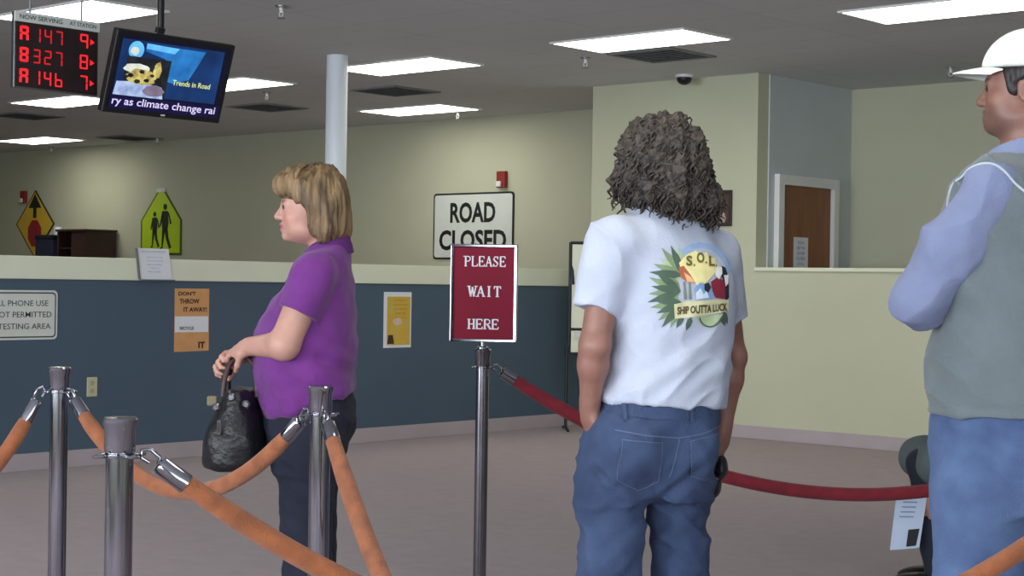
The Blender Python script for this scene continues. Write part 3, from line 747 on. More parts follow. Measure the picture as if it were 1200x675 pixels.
# ------------------------------------------------------------------ daylight
w = bpy.data.worlds.new('world'); scene.world = w; w.use_nodes = True
bg = w.node_tree.nodes['Background']
bg.inputs['Color'].default_value = (0.72, 0.84, 1.0, 1)
bg.inputs['Strength'].default_value = 0.9
def area(name, loc, rot, sx, sy, power, col):
    l = bpy.data.lights.new(name, 'AREA'); l.shape = 'RECTANGLE'; l.size = sx; l.size_y = sy; l.energy = power; l.color = col
    o = bpy.data.objects.new(name, l); COL.objects.link(o); o.location = loc; o.rotation_euler = rot
    return o
for (a, b) in WSP: area('window_daylight', ((a+b)/2, -4.25, 1.6), (math.radians(90), 0, 0), 1.8, 2.2, DAY_Y, (0.86, 0.93, 1.0))
for (a, b) in WSX: area('window_daylight', (4.25, (a+b)/2, 1.6), (0, math.radians(90), 0), 2.2, 2.0, DAY_X, (0.86, 0.93, 1.0))
vs = scene.view_settings
vs.view_transform = 'Standard'; vs.look = 'None'; vs.gamma = 1.0; vs.use_curve_mapping = False
vs.exposure = EXPO
scene.cycles.max_bounces = 8
scene.cycles.diffuse_bounces = 4

# ================================================================== people
RH = np.array([math.cos(YAW), math.sin(YAW), 0.0]); FH = np.array([-math.sin(YAW), math.cos(YAW), 0.0])

class Field:
    """signed distance field on a grid, blended from rounded shapes, meshed with surface nets"""
    def __init__(s, lo, hi, res):
        s.lo = np.array(lo, float); s.res = res
        s.n = [int(math.ceil((hi[i]-lo[i])/res))+2 for i in range(3)]
        s.ax = [(lo[i]+res*np.arange(s.n[i])).astype(np.float32) for i in range(3)]
        s.f = np.full(s.n, 1.0, np.float32)
    def sub(s, lo, hi):
        sl = []
        for i in range(3):
            a = max(0, int((lo[i]-s.lo[i])/s.res)-1); b = min(s.n[i], int((hi[i]-s.lo[i])/s.res)+3)
            sl.append(slice(a, max(a, b)))
        X = s.ax[0][sl[0]][:, None, None]; Y = s.ax[1][sl[1]][None, :, None]; Z = s.ax[2][sl[2]][None, None, :]
        return tuple(sl), X, Y, Z
    def op(s, prim, k=0.02, mode='add'):
        fn, lo, hi = prim
        m = k+4*s.res
        sl, X, Y, Z = s.sub([v-m for v in lo], [v+m for v in hi])
        a = s.f[sl]
        if a.size == 0: return s
        d = fn(X, Y, Z)
        if mode == 'add':
            h = np.clip(0.5+0.5*(a-d)/k, 0, 1); s.f[sl] = a*(1-h)+d*h-k*h*(1-h)
        else:
            d = -d
            h = np.clip(0.5-0.5*(a-d)/k, 0, 1); s.f[sl] = a*(1-h)+d*h+k*h*(1-h)
        return s
    def cutplane(s, pt, nrm, k=0.006):       # remove the side the normal points to
        nrm = np.array(nrm, float); nrm /= np.linalg.norm(nrm)
        d = (s.ax[0][:, None, None]-pt[0])*nrm[0]+(s.ax[1][None, :, None]-pt[1])*nrm[1]+(s.ax[2][None, None, :]-pt[2])*nrm[2]
        a = s.f; h = np.clip(0.5-0.5*(a-d)/k, 0, 1); s.f = (a*(1-h)+d*h+k*h*(1-h)).astype(np.float32)
        return s
    def mesh(s):
        f = s.f; ins = f < 0
        nx, ny, nz = s.n
        cnt = np.zeros((nx-1, ny-1, nz-1), np.int16)
        for dx in (0, 1):
            for dy in (0, 1):
                for dz in (0, 1):
                    cnt += ins[dx:nx-1+dx, dy:ny-1+dy, dz:nz-1+dz]
        act = (cnt > 0) & (cnt < 8)
        I = np.argwhere(act); idx = np.full(act.shape, -1, np.int64); idx[act] = np.arange(len(I))
        acc = np.zeros((len(I), 3)); num = np.zeros(len(I))
        C8 = [(a, b, c) for a in (0, 1) for b in (0, 1) for c in (0, 1)]
        for a in C8:
            for ax in range(3):
                if a[ax]: continue
                b = list(a); b[ax] = 1
                fa = f[I[:, 0]+a[0], I[:, 1]+a[1], I[:, 2]+a[2]]; fb = f[I[:, 0]+b[0], I[:, 1]+b[1], I[:, 2]+b[2]]
                m = (fa < 0) != (fb < 0)
                t = np.where(m, fa/np.where(m, fa-fb, 1), 0)
                p = np.array(a, float)[None, :].repeat(len(I), 0); p[:, ax] += t
                acc[m] += p[m]; num[m] += 1
        V = s.lo+(I+acc/num[:, None])*s.res
        Q = []
        for ax in range(3):
            o1, o2 = (ax+1) % 3, (ax+2) % 3
            A = [slice(0, -1) if i == ax else slice(1, -1) for i in range(3)]
            B = [slice(1, None) if i == ax else slice(1, -1) for i in range(3)]
            fa = ins[tuple(A)]; fb = ins[tuple(B)]
            for flip, m in ((False, fa & ~fb), (True, ~fa & fb)):
                g = np.argwhere(m)
                if not len(g): continue
                g[:, o1] += 1; g[:, o2] += 1
                def at_(d1, d2):
                    q = g.copy(); q[:, o1] += d1; q[:, o2] += d2
                    return idx[q[:, 0], q[:, 1], q[:, 2]]
                q = np.stack([at_(-1, -1), at_(0, -1), at_(0, 0), at_(-1, 0)], 1)
                Q.append(q[:, ::-1] if flip else q)
        Q = np.concatenate(Q)
        Q = Q[(Q >= 0).all(1)]
        return V, Q

def vnormals(V, Q):
    n = np.cross(V[Q[:, 2]]-V[Q[:, 0]], V[Q[:, 3]]-V[Q[:, 1]])
    N = np.zeros_like(V)
    for i in range(4): np.add.at(N, Q[:, i], n)
    return N/np.maximum(np.linalg.norm(N, axis=1), 1e-9)[:, None]
def relax(V, Q, it=1, lam=0.5):
    for _ in range(it):
        S = np.zeros_like(V); c = np.zeros(len(V))
        for i in range(4):
            j = (i+1) % 4
            np.add.at(S, Q[:, i], V[Q[:, j]]); np.add.at(S, Q[:, j], V[Q[:, i]])
            np.add.at(c, Q[:, i], 1); np.add.at(c, Q[:, j], 1)
        V = V+(S/np.maximum(c, 1)[:, None]-V)*lam
    return V
def noise(V, freq, seed=0):
    p = V*np.array(freq, float)+seed*17.31
    i = np.floor(p).astype(np.int64); f = p-i; f = f*f*(3-2*f)
    def h(a, b, c):
        n = (a*73856093) ^ (b*19349663) ^ (c*83492791) ^ (seed*2654435)
        n = (n ^ (n >> 13))*1274126177 & 0x7fffffff
        return ((n ^ (n >> 16)) & 0xffff)/32767.5-1
    r = 0
    for a in (0, 1):
        for b in (0, 1):
            for c in (0, 1):
                w_ = (f[:, 0] if a else 1-f[:, 0])*(f[:, 1] if b else 1-f[:, 1])*(f[:, 2] if c else 1-f[:, 2])
                r = r+w_*h(i[:, 0]+a, i[:, 1]+b, i[:, 2]+c)
    return r
def ridges(V, freq, seed, sharp=2.0):
    return (1-np.abs(noise(V, freq, seed)))**sharp

def cone(a, b, ra, rb, capb=False, capa=False):
    a = np.array(a, float); b = np.array(b, float); ba = b-a; L2 = float(ba@ba); L = math.sqrt(L2)
    r = max(ra, rb)
    def fn(X, Y, Z):
        x = X-a[0]; y = Y-a[1]; z = Z-a[2]
        tt = (x*ba[0]+y*ba[1]+z*ba[2])/L2
        t = np.clip(tt, 0, 1)
        d = np.sqrt((x-t*ba[0])**2+(y-t*ba[1])**2+(z-t*ba[2])**2)-(ra+(rb-ra)*t)
        if capb: d = np.maximum(d, (tt-1)*L)
        if capa: d = np.maximum(d, -tt*L)
        return d
    return fn, np.minimum(a, b)-r, np.maximum(a, b)+r
def ell(c, r, R=None):
    c = np.array(c, float); r = np.array(r, float); R = np.eye(3) if R is None else np.array(R)   # columns = axes
    ext = np.sqrt(((R*r[None, :])**2).sum(1))
    def fn(X, Y, Z):
        x = X-c[0]; y = Y-c[1]; z = Z-c[2]
        q = [x*R[0, i]+y*R[1, i]+z*R[2, i] for i in range(3)]
        k0 = np.sqrt((q[0]/r[0])**2+(q[1]/r[1])**2+(q[2]/r[2])**2)
        k1 = np.sqrt((q[0]/r[0]**2)**2+(q[1]/r[1]**2)**2+(q[2]/r[2]**2)**2)
        return k0*(k0-1)/np.maximum(k1, 1e-6)
    return fn, c-ext, c+ext
def loft(rings, yaw=0.0, grow=0.0, ex=2.2):
    """rings: (z, x, y, half width, half depth) from bottom to top, width along the yawed x axis"""
    rings = sorted(rings); A = np.array(rings, float)
    z = np.linspace(A[0, 0], A[-1, 0], 160)
    # smooth monotone-ish interpolation: linear then box blur
    T = np.stack([np.interp(z, A[:, 0], A[:, i]) for i in range(1, 5)], 1)
    ker = np.ones(9)/9
    T = np.stack([np.convolve(np.pad(T[:, i], 4, 'edge'), ker, 'valid') for i in range(4)], 1)
    T[:, 2:] += grow
    ca, sa = math.cos(yaw), math.sin(yaw)
    z0, z1 = z[0], z[-1]
    R = T[:, 2:].max()
    def fn(X, Y, Z):
        zz = np.clip(Z, z0, z1)
        cx = np.interp(zz, z, T[:, 0]); cy = np.interp(zz, z, T[:, 1]); rx = np.interp(zz, z, T[:, 2]); ry = np.interp(zz, z, T[:, 3])
        dx = X-cx; dy = Y-cy
        u = np.abs(dx*ca+dy*sa)/rx; v = np.abs(-dx*sa+dy*ca)/ry
        k = (u**ex+v**ex)**(1/ex)
        d = (k-1)*np.minimum(rx, ry)*1.0
        return np.maximum(d, np.maximum(Z-z1, z0-Z)).astype(np.float32)
    lo = np.array([T[:, 0].min()-R, T[:, 1].min()-R, z0]); hi = np.array([T[:, 0].max()+R, T[:, 1].max()+R, z1])
    return fn, lo, hi

def mesh_obj(name, V, Q, m, parent, col=None, extra=None):
    me = bpy.data.meshes.new(name)
    vs = [tuple(v) for v in V]; fs = [tuple(q) for q in Q.tolist()]
    if extra:
        n = len(vs); vs += [tuple(v) for v in extra.v]; fs += [tuple(i+n for i in f) for f in extra.f]
    me.from_pydata(vs, [], fs)
    me.materials.append(m)
    me.polygons.foreach_set('use_smooth', [True]*len(me.polygons))
    if col is not None:
        ca = me.color_attributes.new('Col', 'FLOAT_COLOR', 'POINT')
        c4 = np.ones((len(vs), 4), np.float32); c4[:len(V), :3] = col
        ca.data.foreach_set('color', c4.ravel())
    o = bpy.data.objects.new(name, me); COL.objects.link(o); o.parent = parent
    return o

class Person:
    def __init__(s, px, D, label):
        s.D = D
        p = at(px, 337.5, D); d = np.array(p)
        k = (d@FH)
        s.root3 = np.array([d[0], d[1], 0.0]); s.dist = k
        s.o = thing('person', label, 'person', (d[0], d[1], 0), YAW)
    def P(s, px, py, dy=0.0):
        r = np.array(ray(px, py)); t = (s.dist+dy)/(r@FH)
        w = np.array(EYEV)+r*t-s.root3
        return np.array([w@RH, w@FH, w[2]])
    def rings(s, L):            # (py, px, rx, ry[, dy])
        out = []
        for q in L:
            p = s.P(q[1], q[0], q[4] if len(q) > 4 else 0.0)
            out.append((p[2], p[0], p[1], q[2], q[3]))
        return out

def axes(f, u=(0, 0, 1)):
    f = np.array(f, float); f /= np.linalg.norm(f); u = np.array(u, float)
    l = np.cross(u, f); l /= np.linalg.norm(l); u = np.cross(f, l)
    return l, f, u          # person's left, forward, up

def head(F, o, f, u=(0, 0, 1), s=1.0, fem=False):
    l, f, u = axes(f, u); Rm = np.stack([l, f, u], 1); o = np.array(o, float)
    W = lambda x, y, z: o+(l*x+f*y+u*z)*s
    E_ = lambda c, r, k, mode='add': F.op(ell(W(*c), [v*s for v in r], Rm), k*s, mode)
    E_((0, -0.005, 0.130), (0.076, 0.097, 0.092), 0.01)
    E_((0, 0.03, 0.075), (0.060, 0.066, 0.082), 0.03)
    E_((0, 0.040, 0.032), (0.046, 0.050, 0.036), 0.03)
    E_((0, 0.083, 0.012), (0.018, 0.016, 0.015), 0.014)
    for sx in (-1, 1):
        E_((sx*0.042, 0.058, 0.068), (0.026, 0.026, 0.026), 0.025)
        E_((sx*0.046, 0.02, 0.03), (0.018, 0.04, 0.018), 0.03)
    E_((0, 0.084, 0.120), (0.046, 0.014, 0.010), 0.016)
    for sx in (-1, 1):
        E_((sx*0.032, 0.104, 0.104), (0.017, 0.014, 0.012), 0.012, 'sub')
        E_((sx*0.032, 0.080, 0.104), (0.014, 0.013, 0.012), 0.005)
    F.op(cone(W(0, 0.092, 0.108), W(0, 0.113, 0.074), 0.0075*s, 0.0115*s), 0.010*s)
    for sx in (-1, 1): E_((sx*0.011, 0.101, 0.070), (0.008, 0.010, 0.008), 0.006)
    E_((0, 0.096, 0.048), (0.021, 0.012, 0.0075), 0.005)
    E_((0, 0.094, 0.034), (0.018, 0.012, 0.0085), 0.005)
    E_((0, 0.106, 0.0412), (0.024, 0.008, 0.0026), 0.003, 'sub')
    for sx in (-1, 1):
        E_((sx*0.077, -0.008, 0.088), (0.009, 0.019, 0.031), 0.008)
        E_((sx*0.083, -0.004, 0.090), (0.006, 0.010, 0.018), 0.005, 'sub')
    return W, Rm

def eyes(W, Rm, parent, s=1.0):
    for sx in (-1, 1):
        c = W(sx*0.0315, 0.0815, 0.104)
        mb = MB(); n = 12
        vs = []; fs = []
        for i in range(n+1):
            ph = math.pi*i/n
            for j in range(16):
                th = 2*math.pi*j/16
                q = np.array([math.sin(ph)*math.cos(th), math.cos(ph), math.sin(ph)*math.sin(th)])*0.0128*s
                vs.append(tuple(c+Rm@q))
        for i in range(n):
            for j in range(16): fs.append((i*16+j, i*16+(j+1) % 16, (i+1)*16+(j+1) % 16, (i+1)*16+j))
        me = bpy.data.meshes.new('eye'); me.from_pydata(vs, [], fs); me.materials.append(M['eyewhite']); me.materials.append(M['iris'])
        me.polygons.foreach_set('material_index', [1 if k_ < 5*16 else 0 for k_ in range(len(fs))])
        me.polygons.foreach_set('use_smooth', [True]*len(fs))
        o = bpy.data.objects.new('eye', me); COL.objects.link(o); o.parent = parent

def hand(F, w, d, n, sgn_s, curl=0.5, s=1.0, spread=1.0, thumb_in=0.5):
    """w wrist, d towards the fingers, n out of the palm, s towards the thumb; curl in radians per joint"""
    d = np.array(d, float); d /= np.linalg.norm(d)
    n = np.array(n, float); n -= d*(n@d); n /= np.linalg.norm(n)
    sd = np.cross(d, n)*sgn_s
    w = np.array(w, float)
    R = np.stack([sd, n, d], 1)
    F.op(ell(w+d*0.048*s, [0.040*s, 0.016*s, 0.056*s], R), 0.012)
    F.op(cone(w-d*0.02*s, w+d*0.03*s, 0.024*s, 0.026*s), 0.015)
    F.op(ell(w+d*0.035*s+sd*0.024*s+n*0.008*s, [0.018*s, 0.015*s, 0.03*s], R), 0.012)
    for i, (off_, L) in enumerate(((0.030, 0.070), (0.0105, 0.079), (-0.0095, 0.073), (-0.029, 0.057))):
        p = w+d*(0.092-0.004*abs(i-1))*s+sd*off_*s
        a = 0.12+curl*0.5
        e = d+sd*(off_*2.0*spread*0.3)
        for j, fr in enumerate((0.45, 0.31, 0.24)):
            ang = a+curl*(1.0+0.12*i)*j
            q = p+(e*math.cos(ang)+n*math.sin(ang))*L*fr*s
            F.op(cone(p, q, (0.0095-0.0008*j)*s, (0.0088-0.001*j)*s), 0.004)
            p = q
    p = w+d*0.028*s+sd*0.034*s+n*0.006*s
    e1 = d*0.62+sd*0.75*(1-thumb_in*0.5)+n*(0.3+0.5*thumb_in)
    e1 /= np.linalg.norm(e1)
    q = p+e1*0.038*s; F.op(cone(p, q, 0.012*s, 0.0105*s), 0.006)
    e2 = e1*0.7+d*0.5+n*0.25*thumb_in-sd*0.3*thumb_in; e2 /= np.linalg.norm(e2)
    r = q+e2*0.034*s; F.op(cone(q, r, 0.0105*s, 0.0085*s), 0.004)

def shoe(parent, ankle, f, m):
    l, f, u = axes(f); a = np.array([ankle[0], ankle[1], 0.0]); Rm = np.stack([l, f, u], 1)
    lo = a+np.array([-0.3, -0.3, -0.01]); hi = a+np.array([0.3, 0.3, 0.16])
    F = Field(lo, hi, 0.007)
    F.op(ell(a+f*0.08+u*0.035, [0.046, 0.125, 0.04], Rm), 0.02)
    F.op(ell(a-f*0.03+u*0.04, [0.038, 0.05, 0.045], Rm), 0.03)
    F.op(cone(a+u*0.05, a+u*0.13-f*0.01, 0.042, 0.045, True), 0.03)
    F.cutplane(a, (0, 0, -1), 0.004)
    V, Q = F.mesh(); mesh_obj('shoe', V, Q, m, parent)

def bvh_of(o):
    me = o.data
    return BVHTree.FromPolygons([v.co for v in me.vertices], [tuple(p.vertices) for p in me.polygons])
def tess(poly, size):
    bm = bmesh.new()
    vs = [bm.verts.new((p[0], p[1], 0)) for p in poly]
    f = bm.faces.new(vs); bmesh.ops.triangulate(bm, faces=[f])
    for _ in range(6):
        es = [e for e in bm.edges if e.calc_length() > size]
        if not es: break
        bmesh.ops.subdivide_edges(bm, edges=es, cuts=1)
        bmesh.ops.triangulate(bm, faces=bm.faces[:])
    bm.verts.index_update()
    v = [(x.co.x, x.co.y) for x in bm.verts]; fs = [tuple(q.index for q in p.verts) for p in bm.faces]
    bm.free(); return v, fs
def lay(mb, bvh, v, fs, to3, direc, offset):
    """drop a flat design onto a cloth surface: to3 maps (a, b) to a start point, direc is the drop direction"""
    out = []
    direc = Vector(direc).normalized()
    for a, b in v:
        st = Vector(to3(a, b))
        hit = bvh.ray_cast(st, direc, 2.0)
        if hit[0] is None:
            hit = bvh.find_nearest(st+direc*0.4)
        nn = hit[1].normalized()
        if nn.dot(direc) > 0: nn = -nn
        out.append(tuple(hit[0]+nn*offset))
    mb.add(out, fs)

# materials for people
M['skin_w'] = mat('fair_pink_skin', (200, 150, 128), 0.5, attr='Col', var=0.05, scale=30)
M['skin_m'] = mat('tanned_skin', (170, 112, 90), 0.5, attr='Col', var=0.08, scale=30)
M['eyewhite'] = mat('eye_white', (150, 140, 132), 0.2, var=0.02, scale=40)
M['iris'] = mat('dark_iris', (50, 42, 38), 0.2, var=0.1, scale=60)
M['purple'] = mat('purple_cotton', (102, 36, 118), 0.85, var=0.08, scale=18, bump=0.25, bscale=220, sheen=0.15)
M['purpledark'] = mat('dark_purple_cotton', (80, 26, 96), 0.85, var=0.08, scale=18, bump=0.25, bscale=220)
M['navyjean'] = mat('dark_navy_denim', (20, 24, 42), 0.85, var=0.2, scale=12, bump=0.3, bscale=260)
M['jean'] = mat('blue_denim', (46, 60, 92), 0.85, rgb2=(66, 84, 118), scale=7, bump=0.35, bscale=240)
M['jeanlight'] = mat('light_blue_denim', (46, 64, 102), 0.85, rgb2=(92, 114, 152), scale=5, bump=0.35, bscale=240)
M['stitch'] = mat('pale_denim_stitching', (92, 106, 136), 0.9, var=0.1, scale=40)
M['tee'] = mat('white_cotton_jersey', (184, 190, 206), 0.9, var=0.02, scale=10, bump=0.2, bscale=200)
M['hair_w'] = mat('blonde_brown_hair', (62, 48, 32), 0.6, rgb2=(140, 112, 76), scale=1.0, stretch=(46, 46, 7), bump=0.5, bscale=3)
M['hair_m'] = mat('curly_dark_brown_hair', (26, 21, 19), 0.6, rgb2=(76, 65, 56), scale=42, bump=0.6, bscale=90)
M['hair_c'] = mat('dark_brown_hair', (34, 28, 26), 0.5, var=0.3, scale=60)
M['vest'] = mat('grey_green_fleece', (98, 107, 110), 0.9, var=0.08, scale=9, bump=0.3, bscale=180, sheen=0.2)
M['sleeve'] = mat('lavender_blue_cotton', (118, 126, 156), 0.85, var=0.07, scale=9, bump=0.25, bscale=200)
M['seam'] = mat('white_cotton_trim', (176, 184, 190), 0.8, var=0.03, scale=20)
M['cap'] = mat('white_cotton_twill', (212, 216, 208), 0.8, var=0.02, scale=12, bump=0.15, bscale=200)
M['leather'] = mat('black_leather', (22, 22, 26), 0.38, var=0.2, scale=14, bump=0.3, bscale=70)
M['strapbrown'] = mat('brown_leather_strap', (70, 48, 44), 0.45, var=0.1, scale=14)
M['shoeblack'] = mat('black_shoe_leather', (22, 20, 20), 0.45, var=0.1, scale=14)
M['shoewhite'] = mat('white_trainer', (190, 190, 188), 0.6, var=0.06, scale=14)
M['beltdark'] = mat('black_belt', (24, 24, 32), 0.5, var=0.1, scale=14)
M['greycloth'] = mat('dark_grey_green_cloth', (86, 96, 98), 0.9, var=0.12, scale=10, bump=0.2, bscale=150)
M['darktrouser'] = mat('black_trouser_cloth', (26, 30, 44), 0.85, var=0.15, scale=10)

def skincol(V, base, W=None, Rm=None, lips=None, cheek=None, brow=None, stubble=None, s=1.0):
    c = np.repeat(np.array([lin(base)]), len(V), 0)
    if W is not None:
        o = W(0, 0, 0); q = (V-o)@Rm/s
        def blend(cen, rad, colr, amt):
            nonlocal c
            for sx in (-1, 1):
                d = np.sqrt((((q-np.array([sx*cen[0], cen[1], cen[2]]))/np.array(rad))**2).sum(1))
                w_ = (np.clip(1.35-d, 0, 0.7)/0.7*amt)[:, None]
                c = c*(1-w_)+np.array([lin(colr)])*w_
        if stubble: blend((0.03, 0.06, 0.02), (0.05, 0.06, 0.042), stubble, 0.6)
        if cheek: blend((0.045, 0.07, 0.066), (0.025, 0.03, 0.022), cheek, 0.55)
        if lips: blend((0.0, 0.098, 0.0415), (0.022, 0.012, 0.0105), lips, 0.8)
        if brow: blend((0.033, 0.09, 0.122), (0.020, 0.016, 0.0055), brow, 0.85)
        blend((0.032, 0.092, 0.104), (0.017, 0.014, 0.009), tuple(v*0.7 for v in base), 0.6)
    return c

# ---------------------------------------------------------------- woman in purple
w_ = Person(365, 5.2, 'woman-sized person with blonde bob and purple short-sleeved shirt, holding a black handbag')
w_.o['label'] = 'person with blonde bob and purple short-sleeved shirt, holding a black handbag'
P = w_.P
S_ = 376.0
def wr(L):
    return w_.rings([(py, (xl+xr)/2, (xr-xl)/2/S_, ry) for py, xl, xr, ry in L])
torso = [(284, 376, 400, .05), (291, 368, 405, .085), (300, 360, 409, .135), (312, 350, 412, .17), (328, 338, 414, .185), (350, 322, 416, .19), (372, 307, 417, .19), (392, 299, 418, .185),
         (415, 300, 417, .185), (440, 302, 414, .19), (465, 306, 413, .197), (490, 311, 415, .2), (515, 314, 412, .195), (530, 318, 406, .18)]
fwd = np.array([-1.0, 0, 0])
shN, elN, wrN = P(368, 322, -.165), P(333, 404, -.205), P(293, 406, -.10)
shF, elF, wrF = P(370, 322, .165), P(330, 402, .19), P(288, 414, .03)
hipN, knN, anN = P(362, 520, -.09), P(358, 624, -.088), P(370, 772, -.085)
hipF, knF, anF = P(362, 520, .09), P(364, 624, .088), P(366, 772, .085)
def legs_body(F, sets, r=(0.082, 0.058, 0.043)):
    for h_, k_, a_ in sets:
        F.op(cone(h_, k_, r[0], r[1]), 0.03); F.op(cone(k_, a_, r[1], r[2]), 0.02)
        F.op(cone(a_, [a_[0], a_[1], 0.05], r[2], r[2]*0.9), 0.02)
F = Field((-.42, -.34, 0.0), (.32, .34, 1.68), 0.005)
F.op(loft(wr(torso), 0, -0.014), 0.02)
legs_body(F, ((hipN, knN, anN), (hipF, knF, anF)))
F.op(cone(P(386, 302, 0), P(378, 262, 0), 0.054, 0.050), 0.03)
for sh, el, wt in ((shN, elN, wrN), (shF, elF, wrF)):
    F.op(cone(sh, el, 0.052, 0.046), 0.02); F.op(cone(el, wt, 0.045, 0.028), 0.02)
HO = P(367, 281, 0)
W, Rm = head(F, HO, (-1, -0.05, -0.02), (0.03, 0, 1), 0.98, True)
hand(F, wrN, P(276, 410, -.05)-wrN, np.array([0.0, 0.7, -0.75]), 1, 0.85, 0.92, thumb_in=0.8)
hand(F, wrF, P(271, 418, .0)-wrF, np.array([0.0, -0.75, -0.7]), -1, 0.8, 0.92, thumb_in=0.8)
V, Q = F.mesh(); V = relax(V, Q, 1, 0.4)
body = mesh_obj('body', V, Q, M['skin_w'], w_.o, skincol(V, (184, 138, 122), W, Rm, (150, 78, 80), (188, 120, 110), (100, 74, 58), s=0.98))
eyes(W, Rm, w_.o, 0.98)
# hair: bob
F = Field(P(312, 185, -.14)+np.array([-.02, 0, -.33]), P(415, 185, .14)+np.array([.03, 0, .02]), 0.0045)
F.op(ell(P(371, 234, 0), (0.098, 0.097, 0.108)), 0.02)
F.op(ell(P(383, 256, 0), (0.068, 0.088, 0.085)), 0.03)
F.op(ell(P(393, 268, 0), (0.040, 0.072, 0.056)), 0.03)
F.op(ell(P(345, 213, 0), (0.050, 0.070, 0.042)), 0.03)
F.op(ell(P(334, 217, -.01), (0.032, 0.055, 0.036)), 0.03)
F.op(ell(P(378, 258, -.075), (0.034, 0.024, 0.06)), 0.03)
F.op(ell(P(326, 256, 0), (0.098, 0.16, 0.062)), 0.02, 'sub'); F.op(ell(P(342, 278, 0), (0.078, 0.16, 0.060)), 0.02, 'sub')
F.op(ell(P(345, 290, 0), (0.078, 0.070, 0.062)), 0.02, 'sub')
V, Q = F.mesh(); N = vnormals(V, Q)
cx = P(375, 215, 0)
ang = np.arctan2(V[:, 1]-cx[1], V[:, 0]-cx[0])
rad_ = np.linalg.norm((V-cx)[:, :2], axis=1)
sc_v = np.stack([ang*0.09, rad_*0.2, V[:, 2]*0.22+ang*0.01], 1)
disp = 0.009*noise(sc_v, (85, 60, 60), 3)+0.006*noise(sc_v, (190, 60, 60), 4)+0.008*noise(V, (26, 26, 26), 5)
V = V+N*disp[:, None]
# stray locks at fringe and hem
lk = MB(); rr = random.Random(3)
for i in range(70):
    a = rr.uniform(-0.2, 2*math.pi)
    top = P(372, 205, 0)+np.array([0.055*math.cos(a), 0.055*math.sin(a), rr.uniform(-0.01, 0.03)])
    out = np.array([math.cos(a), math.sin(a), 0])
    if math.cos(a) < -0.55: ln, dr = rr.uniform(0.05, 0.075), 0.055       # fringe
    elif math.cos(a) < -0.05: continue
    else: ln, dr = rr.uniform(0.18, 0.225), 0.044
    pts = []
    for j in range(9):
        t_ = j/8
        rr_ = (0.045+dr*math.sin(min(1.0, t_*1.25)*math.pi/2)-0.018*max(0, t_-0.7)/0.3)
        pts.append(top*0+P(372, 205, 0)+out*np.array([rr_*1.02, rr_*0.95, 0])+np.array([0.012*t_ if math.cos(a) > 0 else 0, 0, 0.028-ln*t_**1.25+0.004*math.sin(7*t_+i)]))
    lk.tube([tuple(p) for p in pts], [0.002+0.0055*math.sin(math.pi*min(0.98, 0.12+t__/8*0.86)) for t__ in range(9)], 6)
hw = mesh_obj('hair', V, Q, M['hair_w'], w_.o, extra=lk)
# purple shirt
F = Field((-.32, -.34, 0.78), (.24, .34, 1.42), 0.005)
F.op(loft(wr(torso)), 0.02)
for sgn, sh, el in ((-1, shN, elN), (1, shF, elF)):
    e2 = sh+(el-sh)*0.56
    F.op(cone(sh+np.array([0.0, 0, 0.0]), e2, 0.072, 0.066, True), 0.016)
F.op(cone(P(384, 298, 0), P(378, 284, 0), 0.076, 0.066, True), 0.02)
F.op(cone(P(384, 294, 0), P(377, 272, 0), 0.058, 0.056), 0.01, 'sub')
a_, b_ = P(312, 491, 0), P(412, 458, 0)
F.cutplane(a_, np.cross(np.array([0, 1, 0]), b_-a_)*np.sign(-np.cross(np.array([0, 1, 0]), b_-a_)[2]), 0.006)
V, Q = F.mesh(); N = vnormals(V, Q)
zb = np.clip((1.2-V[:, 2])/0.3, 0, 1)
tw = V.copy(); tw[:, 2] += 0.5*V[:, 0]
disp = 0.009*zb*(noise(tw, (9, 9, 26), 7))+0.009*ridges(tw, (11, 11, 16), 8, 2.5)*zb+0.005*noise(V, (22, 22, 22), 9)
V = V+N*disp[:, None]
shirt_w = mesh_obj('shirt', V, Q, M['purple'], w_.o)
# fold-down collar and front placket
cb = MB()
ctr0 = P(383, 291, 0)
for i in range(2): pass
prof = [(0.058, 0.040), (0.062, 0.044), (0.074, 0.012), (0.079, -0.010), (0.076, -0.012), (0.067, 0.008)]
seg = 40; vs = []; fs = []
for j in range(seg):
    th = math.radians(-158)+math.radians(316)*j/(seg-1)
    fr_ = abs(j/(seg-1)-0.5)*2
    for r_, z_ in prof:
        drop = -0.075*fr_**2
        vs.append((ctr0[0]+0.004+r_*1.0*math.cos(th)*1.02-0.0*fr_, ctr0[1]+r_*math.sin(th)*1.08, ctr0[2]+z_+drop*(0.6 if z_ > 0.03 else 1.0)))
m_ = len(prof)
for j in range(seg-1):
    for k_ in range(m_): fs.append((j*m_+k_, (j+1)*m_+k_, (j+1)*m_+(k_+1) % m_, j*m_+(k_+1) % m_))
fs.append(tuple(range(m_))); fs.append(tuple((seg-1)*m_+k_ for k_ in range(m_-1, -1, -1)))
cb.add(vs, fs); cb.build('collar', M['purpledark'], shirt_w, smooth=50)
bv = bvh_of(shirt_w)
mb = MB(); v, fs = tess([(-0.016, 1.10), (0.016, 1.10), (0.016, 1.29), (-0.016, 1.29)], 0.02)
lay(mb, bv, v, fs, lambda a, b: (-0.6, a, b), (1, 0, 0), 0.003); mb.build('placket', M['purpledark'], shirt_w, smooth=60)
